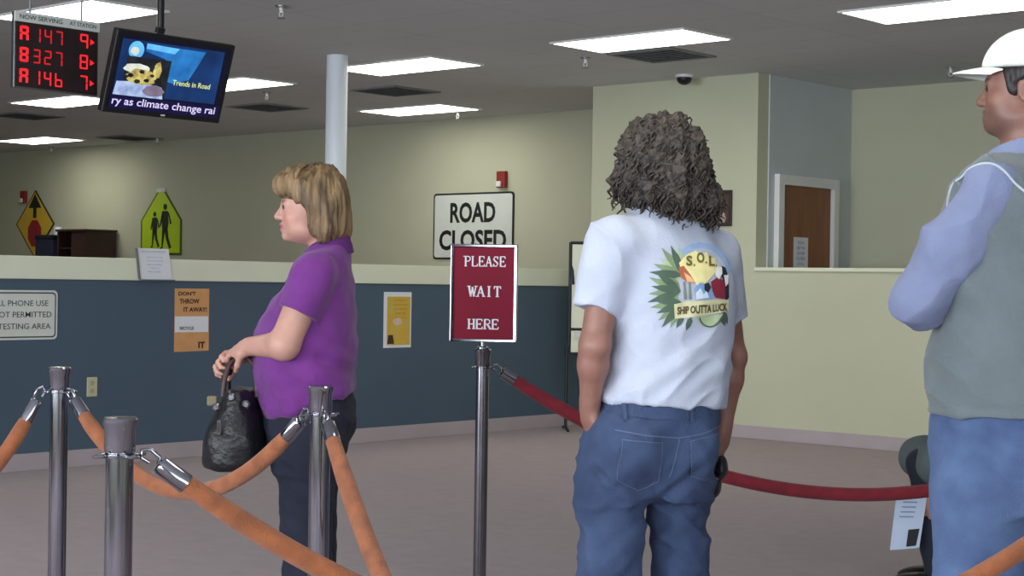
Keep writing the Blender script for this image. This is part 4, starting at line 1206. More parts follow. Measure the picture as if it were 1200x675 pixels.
# jeans
F = Field((-.24, -.3, 0.02), (.24, .3, 0.95), 0.006)
hips = [(450, 322, 406, .165), (470, 314, 414, .185), (492, 312, 416, .195), (512, 313, 412, .192), (532, 317, 402, .18), (548, 322, 392, .165)]
F.op(loft(wr(hips)), 0.02)
for h_, k_, a_ in ((hipN, knN, anN), (hipF, knF, anF)):
    F.op(cone(h_, k_, 0.098, 0.074), 0.035); F.op(cone(k_, [a_[0], a_[1], 0.03], 0.073, 0.088, True), 0.03)
V, Q = F.mesh(); N = vnormals(V, Q)
tw = V.copy(); tw[:, 2] += 0.6*V[:, 0]
V = V+N*(0.006*noise(tw, (10, 10, 24), 11)+0.004*ridges(tw, (16, 16, 22), 12))[:, None]
mesh_obj('jeans', V, Q, M['navyjean'], w_.o)
for a_ in (anN, anF): shoe(w_.o, a_, fwd, M['shoeblack'])

# handbag
bag_c = P(279, 500, -.03)
bagt = thing('handbag', 'black leather handbag hanging from the hand of the person in purple', 'handbag', tuple(np.array(w_.o.location)+RH*bag_c[0]+FH*bag_c[1]+np.array([0, 0, bag_c[2]-0.12])), YAW)
F = Field((-.14, -.2, -.02), (.14, .2, .30), 0.005)
F.op(loft([(0.0, -0.004, 0, 0.090, 0.135), (0.015, -0.003, 0, 0.096, 0.145), (0.07, 0.0, 0, 0.098, 0.15), (0.13, 0.004, 0, 0.085, 0.145), (0.19, 0.008, 0, 0.060, 0.13), (0.235, 0.010, 0, 0.035, 0.118)], 0.0, 0, 2.6), 0.02)
V, Q = F.mesh(); V = relax(V, Q, 2, 0.5); N = vnormals(V, Q)
V = V+N*(0.006*ridges(V, (14, 14, 9), 21)+0.004*noise(V, (26, 26, 14), 22))[:, None]
bb = mesh_obj('body', V, Q, M['leather'], bagt)
hand_l = P(278, 420, -.03)-bag_c+np.array([0, 0, 0.12])
for yy in (-0.05, 0.05):
    for sx in (-0.032,):
        pts = []
        for j in range(17):
            t_ = j/16
            a = math.pi*t_
            pts.append((0.012-0.052*math.cos(a), yy*(1-0.75*math.sin(a)), 0.215+(hand_l[2]-0.205)*math.sin(a)**0.75))
        MB().tube(pts, 0.008, 8).build('strap', M['strapbrown'] if yy < 0 else M['leather'], bagt, smooth=50)
for (x, z) in ((-0.045, 0.19), (0.0, 0.22), (0.045, 0.20)):
    MB().lathe([(0.011, 0), (0.013, 0.004), (0.008, 0.009)], (x, -0.135 if z < 0.21 else -0.128, z), 12, 'y').build('stud', M['chrome'], bagt, smooth=40)
mb = MB().cbox((-0.032, -0.155, 0.13), (0.012, 0.006, 0.045)); mb.build('zip_pull', M['chrome'], bagt, bevel=0.002)
mb = MB().cbox((-0.066, -0.085, 0.205), (0.03, 0.02, 0.03)); mb.build('tan_tag', mat('tan_leather', (120, 108, 78), 0.6, var=0.1, scale=20), bagt, bevel=0.004)

# ---------------------------------------------------------------- long-haired man
m_ = Person(775, 4.55, 'person with long curly brown hair, white printed T-shirt and blue jeans, seen from behind')
P = m_.P
TY = math.radians(30)
fd = np.array([-math.sin(TY), math.cos(TY), 0]); lf = np.array([-math.cos(TY), -math.sin(TY), 0])
torso = [(236, 772, .058, .058), (245, 772, .075, .066), (254, 772, .115, .082), (266, 774, .165, .100), (285, 779, .190, .118), (310, 785, .194, .128), (345, 789, .187, .134), (380, 789, .178, .135),
         (410, 787, .173, .136), (440, 783, .174, .138), (465, 779, .176, .140), (485, 773, .18, .14), (520, 762, .185, .145), (560, 757, .18, .14)]
shL, elL, wrL = P(718, 286, -.10), P(697, 405, -.12), P(691, 478, -.07)
shR, elR, wrR = P(840, 298, .095), P(857, 418, .14), P(846, 505, .13)
hpL, knL, anL = P(718, 575, -.055), P(714, 668, -.06), P(712, 838, -.05)
hpR, knR, anR = P(794, 575, .06), P(797, 668, .06), P(800, 838, .06)
F = Field((-.36, -.34, 0.0), (.36, .36, 1.76), 0.0055)
F.op(loft(m_.rings(torso), TY, -0.020), 0.02)
legs_body(F, ((hpL, knL, anL), (hpR, knR, anR)), (0.072, 0.056, 0.045))
F.op(cone(P(772, 250, 0), P(772, 215, 0.01), 0.062, 0.06), 0.03)
for sh, el, wt in ((shL, elL, wrL), (shR, elR, wrR)):
    F.op(cone(sh, el, 0.050, 0.040), 0.02); F.op(cone(el, el+(wt-el)*0.3, 0.039, 0.040), 0.02); F.op(cone(el+(wt-el)*0.3, wt, 0.040, 0.025), 0.02); F.op(ell(el+fd*-0.03, (0.018, 0.018, 0.02)), 0.03)
W, Rm = head(F, P(774, 237, 0), (-math.sin(math.radians(48)), math.cos(math.radians(48)), 0), (0, 0, 1), 0.95)
hand(F, wrL, np.array([0.05, 0.35, -0.95]), np.array([0.85, 0.2, 0.1]), 1, 0.35, 1.0)
hand(F, wrR, np.array([-0.12, 0.05, -1.0]), np.array([-0.95, 0.1, 0.1]), -1, 0.75, 1.0)
V, Q = F.mesh(); V = relax(V, Q, 1, 0.4)
mesh_obj('body', V, Q, M['skin_m'], m_.o, skincol(V, (142, 100, 86), W, Rm, (130, 76, 70), None, (60, 46, 40), (100, 74, 64)))
eyes(W, Rm, m_.o)
# hair: shoulder-length curls
F = Field((-.20, -.2, P(775, 275)[2]), (.22, .2, P(775, 118)[2]), 0.0045)
F.op(ell(P(777, 183, 0), (0.114, 0.116, 0.116)), 0.02)
F.op(ell(P(778, 207, -.01), (0.130, 0.118, 0.085)), 0.03)
F.op(ell(P(791, 228, -.02), (0.115, 0.105, 0.058)), 0.03)
F.op(ell(P(732, 212, .02), (0.040, 0.06, 0.050)), 0.02)
F.op(ell(P(826, 240, .0), (0.040, 0.06, 0.048)), 0.02)
F.op(ell(W(0, 0.11, 0.05), (0.055, 0.07, 0.075), Rm), 0.02, 'sub')
V, Q = F.mesh(); N = vnormals(V, Q)
V = V+N*(0.013*noise(V, (36, 36, 30), 31)+0.010*noise(V, (70, 70, 60), 32)+0.007*noise(V, (150, 150, 110), 33))[:, None]
cu = MB(); rr = random.Random(11)
cpos = P(778, 190, 0)
fh = np.array([-math.sin(math.radians(48)), math.cos(math.radians(48)), 0])
sel = [i for i in range(0, len(V), max(1, len(V)//900))]
for i in sel:
    p = V[i]; n_ = N[i]
    if n_@fh > 0.55 and p[2] < cpos[2]+0.03: continue
    ln = rr.uniform(0.03, 0.075); turns = rr.uniform(1.0, 2.4); rad = rr.uniform(0.005, 0.010); ph = rr.uniform(0, 6.28)
    dn = np.array([0, 0, -1.0])+n_*0.25+np.array([rr.uniform(-.4, .4), rr.uniform(-.4, .4), rr.uniform(-.2, .2)])
    dn -= n_*(dn@n_)*0.75; dn /= np.linalg.norm(dn)
    s1 = np.cross(dn, n_); s1 /= max(1e-6, np.linalg.norm(s1)); s2 = np.cross(dn, s1)
    pts = [p-n_*0.006+dn*ln*j/10+(s1*math.cos(ph+turns*6.28*j/10)+s2*math.sin(ph+turns*6.28*j/10))*rad*(0.4+0.6*j/10) for j in range(11)]
    cu.tube([tuple(q) for q in pts], [0.0045*(1-0.75*(j/10)**2) for j in range(11)], 5)
mesh_obj('hair', V, Q, M['hair_m'], m_.o, extra=cu)
# T-shirt
F = Field((-.34, -.32, 0.86), (.34, .34, 1.50), 0.005)
F.op(loft(m_.rings(torso), TY), 0.02)
eL = P(697, 363, -.12); eR = P(857, 375, .125)
F.op(cone(P(718, 286, -.10), eL, 0.078, 0.060, True), 0.04)
F.op(cone(P(838, 298, .09), eR, 0.074, 0.050, True), 0.04)
F.op(cone(P(772, 236, 0), P(772, 250, 0), 0.066, 0.078), 0.015)
F.op(cone(P(772, 225, 0), P(772, 246, 0), 0.064, 0.064), 0.008, 'sub')
a_, b_ = P(708, 461, 0), P(848, 470, 0)
F.cutplane(P(708, 466, 0), (-0.07, 0, -1), 0.006)
V, Q = F.mesh(); N = vnormals(V, Q)
tw = V.copy(); tw[:, 2] -= 0.7*V[:, 0]
low = np.clip((1.28-V[:, 2])/0.25, 0, 1)
tw3 = V.copy(); tw3[:, 2] += 0.9*V[:, 0]
leftw = np.clip((0.02-V[:, 0])/0.2, 0, 1)
V = V+N*(0.008*low*noise(tw, (8, 8, 22), 41)+0.010*low*ridges(tw, (10, 10, 13), 42, 2.5)+0.009*leftw*ridges(tw3, (9, 9, 12), 44, 2.5)+0.004*noise(V, (18, 18, 18), 43)-0.004)[:, None]
tee = mesh_obj('shirt', V, Q, M['tee'], m_.o)
tb = bvh_of(tee)
# the printed design on the back: layers of ink lying on the cloth
INK = {}
for n_, c in (('arch', (150, 178, 214)), ('sun', (238, 226, 160)), ('olive', (112, 108, 52)), ('rust', (176, 98, 66)), ('peach', (232, 176, 128)), ('leafdark', (78, 98, 80)), ('leaf', (126, 146, 108)), ('leafpale', (170, 186, 146)),
              ('water', (128, 162, 204)), ('foam', (214, 226, 240)), ('crimson', (140, 36, 56)), ('inkblack', (38, 36, 44)), ('plume', (236, 238, 240)), ('banner', (212, 208, 164)), ('umber', (84, 72, 40)), ('stem', (120, 132, 118))):
    INK[n_] = mat('print_'+n_, c, 0.85, var=0.08, scale=40)
def pp(px, py): return m_.P(px, py, 0)
def print_poly(mb, poly, off_):
    v, fs = tess([(x, -y) for x, y in poly], 4.0)
    def to3(a, b):
        q = pp(a, -b); return (q[0]*0.92, q[1]-0.40, q[2]+ (q[2]-1.25)*(-0.088))
    lay(mb, tb, v, fs, to3, (0, 1, 0), off_)
def print_obj(ink, polys, off_, name):
    mb = MB()
    for p in polys: print_poly(mb, p, off_)
    return mb.build(name, INK[ink], tee, smooth=70)
def arc(cx, cy, r0, r1, a0, a1, n=22):
    A = [math.radians(a0+(a1-a0)*i/n) for i in range(n+1)]
    return [(cx+r1*math.cos(a), cy-r1*math.sin(a)) for a in A]+[(cx+r0*math.cos(a), cy-r0*math.sin(a)) for a in reversed(A)]
def blade(x, y, ang, L, wd):
    a = math.radians(ang); ca, sa = math.cos(a), -math.sin(a)
    pts = [(0, 0), (0.25*L, wd*0.5), (0.6*L, wd*0.45), (L, 0), (0.6*L, -wd*0.45), (0.25*L, -wd*0.5)]
    return [(x+u*ca-v_*sa, y+u*sa+v_*ca) for u, v_ in pts]
print_obj('arch', [arc(822, 321, 34, 41, 5, 160)], 0.0010, 'arch_print')
pale = []; mid = []; dark = []
for (cx_, cy_, a0, a1, n_, L) in ((797, 322, 98, 190, 7, 44), (793, 342, 128, 212, 7, 44), (794, 356, 160, 245, 7, 40)):
    for i in range(n_):
        a = a0+(a1-a0)*i/(n_-1)
        (pale if i % 3 == 0 and cy_ < 340 else mid if i % 2 == 0 else dark).append(blade(cx_, cy_, a, L*(0.85+0.15*((i*7) % 3)/2), 9.5))
for (x, y, a) in ((788, 366, 232), (796, 372, 240), (806, 374, 248)): dark.append(blade(x, y, a, 18, 7))
print_obj('leafdark', [blade(843, 370, 300, 18, 7), blade(849, 367, 290, 18, 7)], 0.0020, 'leaf_print')
print_obj('leafpale', pale, 0.0014, 'leaf_print'); print_obj('leaf', mid, 0.0017, 'leaf_print'); print_obj('leafdark', dark, 0.0020, 'leaf_print')
fan = [(818, 338)]+[(818+(31 if i % 2 == 0 else 26)*math.cos(math.radians(a)), 322-(31 if i % 2 == 0 else 26)*math.sin(math.radians(a))) for i, a in enumerate(range(20, 176, 13))]
print_obj('sun', [fan], 0.0023, 'sun_print')
print_obj('rust', [[(790, 312), (797, 310), (806, 322), (812, 332), (800, 330), (793, 324)]], 0.0026, 'rust_print')
print_obj('peach', [[(797, 318), (806, 324), (811, 331), (801, 330)]], 0.0029, 'peach_print')
print_obj('stem', [[(796, 330), (799, 330), (801, 352), (797, 352)], [(803, 330), (806, 331), (807, 352), (803, 352)]], 0.0026, 'stem_print')
print_obj('water', [[(810, 338), (818, 331), (828, 333), (836, 341), (834, 352), (812, 352)]], 0.0026, 'water_print')
print_obj('foam', [[(812, 344), (818, 338), (822, 346), (826, 341), (829, 350), (812, 352)]], 0.0029, 'foam_print')
print_obj('crimson', [[(832, 330), (840, 325), (850, 328), (854, 340), (852, 352), (838, 350), (834, 342)]], 0.0029, 'bird_body_print')
print_obj('inkblack', [[(848, 310), (853, 312), (857, 325), (857, 350), (852, 355), (851, 332), (846, 322)], [(823, 333), (829, 331), (832, 337), (828, 344), (823, 340)]], 0.0032, 'dark_feather_print')
print_obj('plume', [[(840, 312), (848, 312), (848, 320), (843, 327), (838, 322)], [(850, 322), (857, 321), (856, 332), (852, 336)]], 0.0035, 'white_plume_print')
ban = [(784, 358), (800, 354), (820, 354), (840, 352), (857, 353), (856, 367), (840, 370), (820, 372), (800, 375), (785, 376)]
print_obj('banner', [ban], 0.0035, 'banner_print')
print_obj('leafpale', [[(812, 373), (848, 371), (842, 379), (834, 386), (824, 387), (816, 381)]], 0.0026, 'scroll_print')
print_obj('leafdark', [arc(831, 372, 13.5, 15.5, 190, 345)], 0.0030, 'scroll_edge_print')
def print_text(s, cx, cy, w, h, ink, off_, name, slope=0.0, bold=0.02):
    p, fs = text_fit(s, 0, 0, w, h, bold)
    mb = MB()
    def to3(a, b):
        q = pp(cx+a, cy-b+slope*a); return (q[0]*0.92, q[1]-0.40, q[2]+(q[2]-1.25)*(-0.088))
    lay(mb, tb, p, fs, to3, (0, 1, 0), off_)
    return mb.build(name, INK[ink], tee)
print_text('S', 804, 304, 8, 13, 'olive', 0.0040, 'print_letter', 0, 0.04)
print_text('O', 819, 300, 10, 13, 'olive', 0.0040, 'print_letter', 0, 0.04)
print_text('L', 834, 304, 8, 13, 'olive', 0.0040, 'print_letter', 0, 0.04)
for x_, y_ in ((810.5, 309.5), (826, 306), (840, 310)): print_obj('olive', [circle(x_, y_, 1.3, 8)], 0.0042, 'print_dot')
print_text('SHIP OUTTA LUCK', 820.5, 364, 66, 10, 'umber', 0.0055, 'banner_lettering', -0.06, 0.035)
# jeans
F = Field((-.34, -.32, 0.02), (.34, .34, 1.0), 0.006)
hips = [(462, 776, .166, .128), (474, 774, .172, .132), (492, 767, .188, .145), (515, 761, .2, .152), (540, 758, .204, .150), (562, 757, .2, .14), (585, 756, .19, .125)]
F.op(loft(m_.rings(hips), TY), 0.02)
F.op(ell(P(735, 525, -.12), (0.095, 0.09, 0.10)), 0.04); F.op(ell(P(800, 528, -.03), (0.085, 0.09, 0.10)), 0.04)
for h_, k_, a_, r in ((hpL, knL, anL, (0.098, 0.085, 0.080)), (hpR, knR, anR, (0.092, 0.075, 0.075))):
    F.op(cone(h_, k_, r[0], r[1]), 0.035); F.op(cone(k_, [a_[0], a_[1], 0.03], r[1], r[2], True), 0.03)
F.op(cone(P(776, 556, -.20), P(762, 600, -.14), 0.010, 0.02), 0.05, 'sub')
V, Q = F.mesh(); N = vnormals(V, Q)
tw = V.copy(); tw[:, 2] += 0.9*V[:, 0]
tw2 = V.copy(); tw2[:, 2] -= 0.8*V[:, 0]
lowj = np.clip((0.92-V[:, 2])/0.15, 0, 1)
V = V+N*(lowj*(0.010*noise(tw2, (7, 7, 24), 51)+0.009*ridges(tw, (8, 8, 18), 52, 2.5)-0.005)+0.002*noise(V, (30, 30, 30), 53))[:, None]
jm = mesh_obj('jeans', V, Q, M['jean'], m_.o)
jb = bvh_of(jm)
bdir = Vector(tuple(fd*0.55+np.array([0, 0.45, 0])))
def jpoly(poly, off_, mb, size=6.0):
    v, fs = tess([(x, -y) for x, y in poly], size)
    lay(mb, jb, v, fs, lambda a, b: tuple(m_.P(a, -b, 0)+np.array([0, -0.4, 0])), (0, 1, 0), off_)
def line(pts, w):
    L_ = []; R_ = []
    for i, p in enumerate(pts):
        q0 = pts[max(0, i-1)]; q1 = pts[min(len(pts)-1, i+1)]
        dx, dy = q1[0]-q0[0], q1[1]-q0[1]; l_ = math.hypot(dx, dy)
        L_.append((p[0]-dy/l_*w/2, p[1]+dx/l_*w/2)); R_.append((p[0]+dy/l_*w/2, p[1]-dx/l_*w/2))
    return L_+R_[::-1]
mb = MB(); jpoly([(708, 469), (730, 474), (760, 478), (790, 479), (818, 477), (844, 471), (844, 478), (818, 485), (790, 487), (760, 486), (730, 482), (707, 477)], 0.002, mb); mb.build('waistband', M['jean'], jm, smooth=60)
for pk in ([(724, 507), (768, 512), (766, 556), (742, 566), (718, 552)], [(803, 512), (838, 506), (837, 546), (822, 558), (803, 552)]):
    mb = MB(); jpoly(pk, 0.0045, mb); po = mb.build('back_pocket', M['jean'], jm, smooth=60)
    for a, b in zip(pk, pk[1:]+pk[:1]):
        pass
    mb = MB()
    for a, b in zip(pk, pk[1:]+pk[:1]): jpoly(line([a, b], 0.8), 0.006, mb, 8)
    mb.build('stitching', M['stitch'], po)
mb = MB(); jpoly(line([(716, 497), (750, 503), (788, 508), (815, 505), (842, 498)], 1.2), 0.003, mb, 8); mb.build('yoke_stitching', M['stitch'], jm)
mb = MB(); jpoly(line([(790, 509), (785, 530), (778, 552)], 1.2), 0.003, mb, 8); mb.build('seat_seam', M['stitch'], jm)
for x, y in ((728, 476), (804, 480)):
    mb = MB(); jpoly([(x-2.2, y-6), (x+2.2, y-6), (x+2.2, y+11), (x-2.2, y+11)], 0.007, mb); mb.build('belt_loop', M['jean'], jm, smooth=60)
F = Field((-.3, -.3, 0.88), (.3, .3, 0.99), 0.005)
F.op(loft(m_.rings([(460, 777, .168, .130), (473, 775, .176, .136)]), TY), 0.01)
V, Q = F.mesh(); mesh_obj('belt', V, Q, M['beltdark'], m_.o)
for a_ in (anL, anR): shoe(m_.o, a_, fd, M['shoewhite'])
# black pouch in his right hand
hp = P(842, 556, .115)
F = Field((-.06, -.07, -.09), (.06, .07, .08), 0.004)
F.op(ell((0.004, 0, 0.022), (0.022, 0.045, 0.034)), 0.02); F.op(ell((-0.012, 0, -0.03), (0.018, 0.035, 0.036)), 0.02); F.op(cone((-0.015, 0, -0.04), (-0.022, 0, -0.064), 0.012, 0.007), 0.01)
V, Q = F.mesh(); N = vnormals(V, Q); V = V+N*(0.004*noise(V, (50, 50, 40), 61))[:, None]
tt = bpy.data.objects.new('glove', None)
bpy.data.objects.remove(tt)
g = mesh_obj('glove', V, Q, M['leather'], None)
g.location = tuple(np.array(m_.o.location)+RH*hp[0]+FH*hp[1]+np.array([0, 0, hp[2]])); g.rotation_euler = (0, 0, YAW)
tag(g, 'crumpled black glove held in the right hand of the long-haired person', 'glove')

# ---------------------------------------------------------------- man in the white cap
c_ = Person(1190, 4.0, 'person in a white cap and grey-green vest with lavender sleeves, arms crossed')
P = c_.P
TA = math.radians(25); TY = math.radians(90)-TA
fd = np.array([-math.cos(TA), math.sin(TA), 0]); lf = np.array([-math.sin(TA), -math.cos(TA), 0])
torso = [(178, 1205, .072, .072), (188, 1199, .130, .094), (202, 1193, .185, .12), (225, 1188, .212, .145), (262, 1186, .222, .165), (320, 1187, .224, .175), (380, 1188, .226, .183),
         (430, 1188, .232, .193), (465, 1187, .238, .198), (488, 1187, .236, .196), (530, 1187, .215, .185), (560, 1187, .2, .17)]
shL, elL, wrL = P(1163, 222, -.15), P(1079, 352, -.09), P(1150, 372, .17)
shR, elR, wrR = P(1225, 216, .17), P(1150, 352, .30), P(1150, 360, .15)
hpL, knL, anL = P(1150, 560, -.09), P(1146, 696, -.10), P(1148, 900, -.09)
hpR, knR, anR = P(1218, 560, .085), P(1212, 696, .08), P(1212, 900, .08)
F = Field((-.36, -.40, 0.0), (.40, .42, 1.92), 0.0055)
F.op(loft(c_.rings(torso), TY, -0.034), 0.02)
legs_body(F, ((hpL, knL, anL), (hpR, knR, anR)), (0.08, 0.058, 0.047))
F.op(cone(P(1206, 185, 0), P(1200, 145, 0), 0.060, 0.058), 0.03)
for sh, el, wt in ((shL, elL, wrL), (shR, elR, wrR)):
    F.op(cone(sh, el, 0.050, 0.045), 0.02); F.op(cone(el, wt, 0.044, 0.030), 0.02)
HA = math.radians(25); hf = np.array([-math.cos(HA), math.sin(HA), -0.03])
W, Rm = head(F, P(1204, 152, 0), hf, (0, 0, 1), 0.97)
F.op(ell(W(0, 0.06, 0.02), (0.034, 0.035, 0.022), Rm), 0.03)
hand(F, wrL, lf*-1+np.array([0, 0, 0.15]), -fd, -1, 0.4, 1.0)
hand(F, wrR, lf+np.array([0, 0, 0.1]), -fd, 1, 0.4, 1.0)
V, Q = F.mesh(); V = relax(V, Q, 1, 0.4)
mesh_obj('body', V, Q, M['skin_m'], c_.o, skincol(V, (134, 94, 80), W, Rm, (112, 66, 62), None, (48, 38, 34), (84, 64, 57)))  # skin tone darkened throughout, the cap's shade on the face put into it
eyes(W, Rm, c_.o)
# hair under the cap
F = Field(P(1200, 100, 0)-np.array([.14, .14, .14]), P(1200, 100, 0)+np.array([.14, .14, .14]), 0.0045)
F.op(ell(W(0, -0.014, 0.125), (0.083, 0.098, 0.088), Rm), 0.01)
F.op(ell(W(0, -0.055, 0.075), (0.066, 0.05, 0.062), Rm), 0.02)
for sx in (-1, 1): F.op(ell(W(sx*0.073, 0.022, 0.112), (0.008, 0.014, 0.030), Rm), 0.008)
F.op(ell(W(0, 0.095, 0.085), (0.12, 0.066, 0.095), Rm), 0.008, 'sub')
for sx in (-1, 1): F.op(ell(W(sx*0.082, -0.006, 0.084), (0.02, 0.022, 0.034), Rm), 0.006, 'sub')
V, Q = F.mesh(); N = vnormals(V, Q); V = V+N*(0.004*noise(V, (90, 90, 40), 71))[:, None]
mesh_obj('hair', V, Q, M['hair_c'], c_.o)
# cap
F = Field(P(1200, 70, 0)-np.array([.27, .2, .12]), P(1200, 70, 0)+np.array([.2, .2, .12]), 0.0045)
F.op(ell(W(0, -0.008, 0.150), (0.094, 0.112, 0.098), Rm), 0.01)
F.op(ell(W(0, -0.006, 0.118), (0.2, 0.2, 0.030), Rm), 0.006, 'sub')
F.cutplane(W(0, 0, 0.144), -Rm[:, 2]+Rm[:, 1]*0.12, 0.006)
V0, Q0 = F.mesh(); N0 = vnormals(V0, Q0)
qq = (V0-W(0, 0, 0))@Rm
an6 = np.arctan2(qq[:, 0], qq[:, 1])
V0 = V0-N0*(0.0022*np.exp(-(np.sin(3*an6)/0.07)**2)*(qq[:, 2] > 0.15))[:, None]
cap = mesh_obj('cap', V0, Q0, M['cap'], c_.o)
bm_ = MB(); nx_, ny_ = 22, 10; vs = []; fs = []
for layer in (0, 1):
    for j in range(ny_+1):
        for i in range(nx_+1):
            u = -1+2*i/nx_; v = j/ny_
            a = u*math.radians(62)
            r0 = 0.100; ex_ = 0.078*math.sqrt(max(0.0, 1-abs(u*0.93)**2.2))*v
            x = math.sin(a)*(0.090)*1.0; y = math.cos(a)*(0.104)+ex_
            y = max(y, 0.03)
            z = 0.160-0.003*v-0.026*(u*u)*0.6-0.006*v*v-(0.0035 if layer else 0)
            vs.append(tuple(W(x, y-0.004, z)))
n0 = (nx_+1)*(ny_+1)
for j in range(ny_):
    for i in range(nx_):
        a = j*(nx_+1)+i; q = (a, a+1, a+nx_+2, a+nx_+1)
        fs.append(q); fs.append(tuple(n0+k_ for k_ in q[::-1]))
for i in range(nx_):
    a = ny_*(nx_+1)+i; fs.append((a, a+1, n0+a+1, n0+a))
    fs.append((i+1, i, n0+i, n0+i+1))
for j in range(ny_):
    a = j*(nx_+1); fs.append((a, a+nx_+1, n0+a+nx_+1, n0+a)); a += nx_; fs.append((a+nx_+1, a, n0+a, n0+a+nx_+1))
bm_.add(vs, fs); bm_.build('brim', M['cap'], cap, smooth=60)
MB().lathe([(0.009, 0), (0.008, 0.005), (0.003, 0.008)], tuple(W(0, -0.008, 0.246)), 12).build('button', M['cap'], cap, smooth=40)
# vest
F = Field((-.36, -.40, 0.90), (.40, .42, 1.66), 0.0055)
F.op(loft(c_.rings(torso), TY), 0.02)
F.op(cone(shL+lf*-0.04, shL+(elL-shL)*0.04, 0.078, 0.080, True), 0.04); F.op(cone(shR+lf*0.04, shR+(elR-shR)*0.04, 0.078, 0.080, True), 0.04)
F.cutplane(P(1187, 485, 0), (0, 0, -1), 0.008)
V, Q = F.mesh(); N = vnormals(V, Q)
tw = V.copy(); tw[:, 2] += 0.8*V[:, 0]
hem = np.exp(-((V[:, 2]-P(1187, 474, 0)[2])/0.012)**2)
V = V+N*(0.010*noise(tw, (7, 7, 14), 81)+0.012*ridges(tw, (8, 8, 11), 82, 3)-0.004*hem-0.005)[:, None]
vest = mesh_obj('vest', V, Q, M['vest'], c_.o)
F = Field(P(1200, 175, 0)-np.array([.2, .2, .12]), P(1200, 175, 0)+np.array([.2, .2, .12]), 0.005)
b0 = P(1204, 190, 0)
F.op(cone(b0, P(1202, 163, 0), 0.104, 0.082, True), 0.02)
F.op(cone(b0-np.array([0, 0, .05]), P(1201, 150, 0), 0.074, 0.070), 0.008, 'sub')
F.op(cone(P(1204, 185, 0)+fd*0.05, P(1200, 150, 0)+fd*0.16, 0.022, 0.06), 0.01, 'sub')
F.cutplane(P(1202, 163, 0), np.array([0, 0, 1.0])+fd*0.35, 0.006)
V, Q = F.mesh(); mesh_obj('collar', V, Q, M['sleeve'], c_.o)
# sleeves
def sleeve(name, sh, el, wt, r, seed):
    lo = np.minimum(np.minimum(sh, el), wt)-0.14; hi = np.maximum(np.maximum(sh, el), wt)+0.14
    F = Field(lo, hi, 0.005)
    md = sh+(el-sh)*0.55
    F.op(cone(sh, md, r[0], r[1]), 0.03); F.op(cone(md, el, r[1], r[2]), 0.03); F.op(cone(el, wt, r[2]*0.96, r[3], True), 0.03)
    V, Q = F.mesh(); N = vnormals(V, Q)
    ax_ = (el-sh)/np.linalg.norm(el-sh)
    tw = V+np.outer(V@ax_, ax_)*0.0; tw = tw+np.outer(tw@np.array([0.6, 0.3, 0.4]), ax_)*0.4
    V = V+N*(0.010*ridges(tw, (12, 12, 12), seed, 2.2)+0.007*noise(tw, (14, 14, 14), seed+1)+0.003*noise(V, (34, 34, 34), seed+2)-0.006)[:, None]
    return mesh_obj(name, V, Q, M['sleeve'], c_.o)
slv = sleeve('sleeve', shL, elL, wrL, (0.070, 0.074, 0.064, 0.046), 91)
sleeve('sleeve', shR, elR, wrR, (0.080, 0.072, 0.062, 0.046), 95)
ax_ = (elL-shL)/np.linalg.norm(elL-shL)
nrm = ax_*0.45-lf*-0.75; nrm /= np.linalg.norm(nrm)
u1 = np.cross(nrm, np.array([0, 0, 1.0])); u1 /= np.linalg.norm(u1); u2 = np.cross(nrm, u1)
bvs = [bvh_of(vest), bvh_of(slv)]
cen = shL+lf*0.012+np.array([0, 0, -0.02]); ring = []
for i in range(56):
    a = 2*math.pi*i/56
    d_ = u1*math.cos(a)+u2*math.sin(a)
    st = cen+d_*0.3; best = None
    for bv_ in bvs:
        h_ = bv_.ray_cast(Vector(st), Vector(-d_), 0.3)
        if h_[0] is not None and (best is None or h_[3] < best): best = h_[3]
    ring.append(min(0.125, 0.3-(best if best is not None else 0.21)))
ring = np.array(ring)
for _ in range(3): ring = (np.roll(ring, 1)+ring*2+np.roll(ring, -1))/4
pts = [tuple(cen+(u1*math.cos(2*math.pi*i/56)+u2*math.sin(2*math.pi*i/56))*(ring[i % 56]+0.001)) for i in range(57)]
MB().tube(pts, 0.0032, 8).build('shoulder_seam', M['seam'], vest, smooth=60)
# jeans
F = Field((-.34, -.34, 0.02), (.36, .36, 1.02), 0.006)
hips = [(472, 1187, .208, .172), (484, 1187, .214, .180), (497, 1187, .225, .194), (530, 1187, .220, .193), (565, 1187, .21, .182), (590, 1187, .2, .17)]
F.op(loft(c_.rings(hips), TY), 0.02)
for h_, k_, a_, r in ((hpL, knL, anL, (0.112, 0.098, 0.085)), (hpR, knR, anR, (0.112, 0.095, 0.085))):
    F.op(cone(h_, k_, r[0], r[1]), 0.035); F.op(cone(k_, [a_[0], a_[1], 0.03], r[1], r[2], True), 0.03)
V, Q = F.mesh(); N = vnormals(V, Q)
tw = V.copy(); tw[:, 2] += 0.7*V[:, 0]
V = V+N*(0.007*noise(tw, (8, 8, 20), 101)+0.005*ridges(tw, (9, 9, 17), 102))[:, None]
mesh_obj('jeans', V, Q, M['jeanlight'], c_.o)
for a_ in (anL, anR): shoe(c_.o, a_, fd, M['shoeblack'])

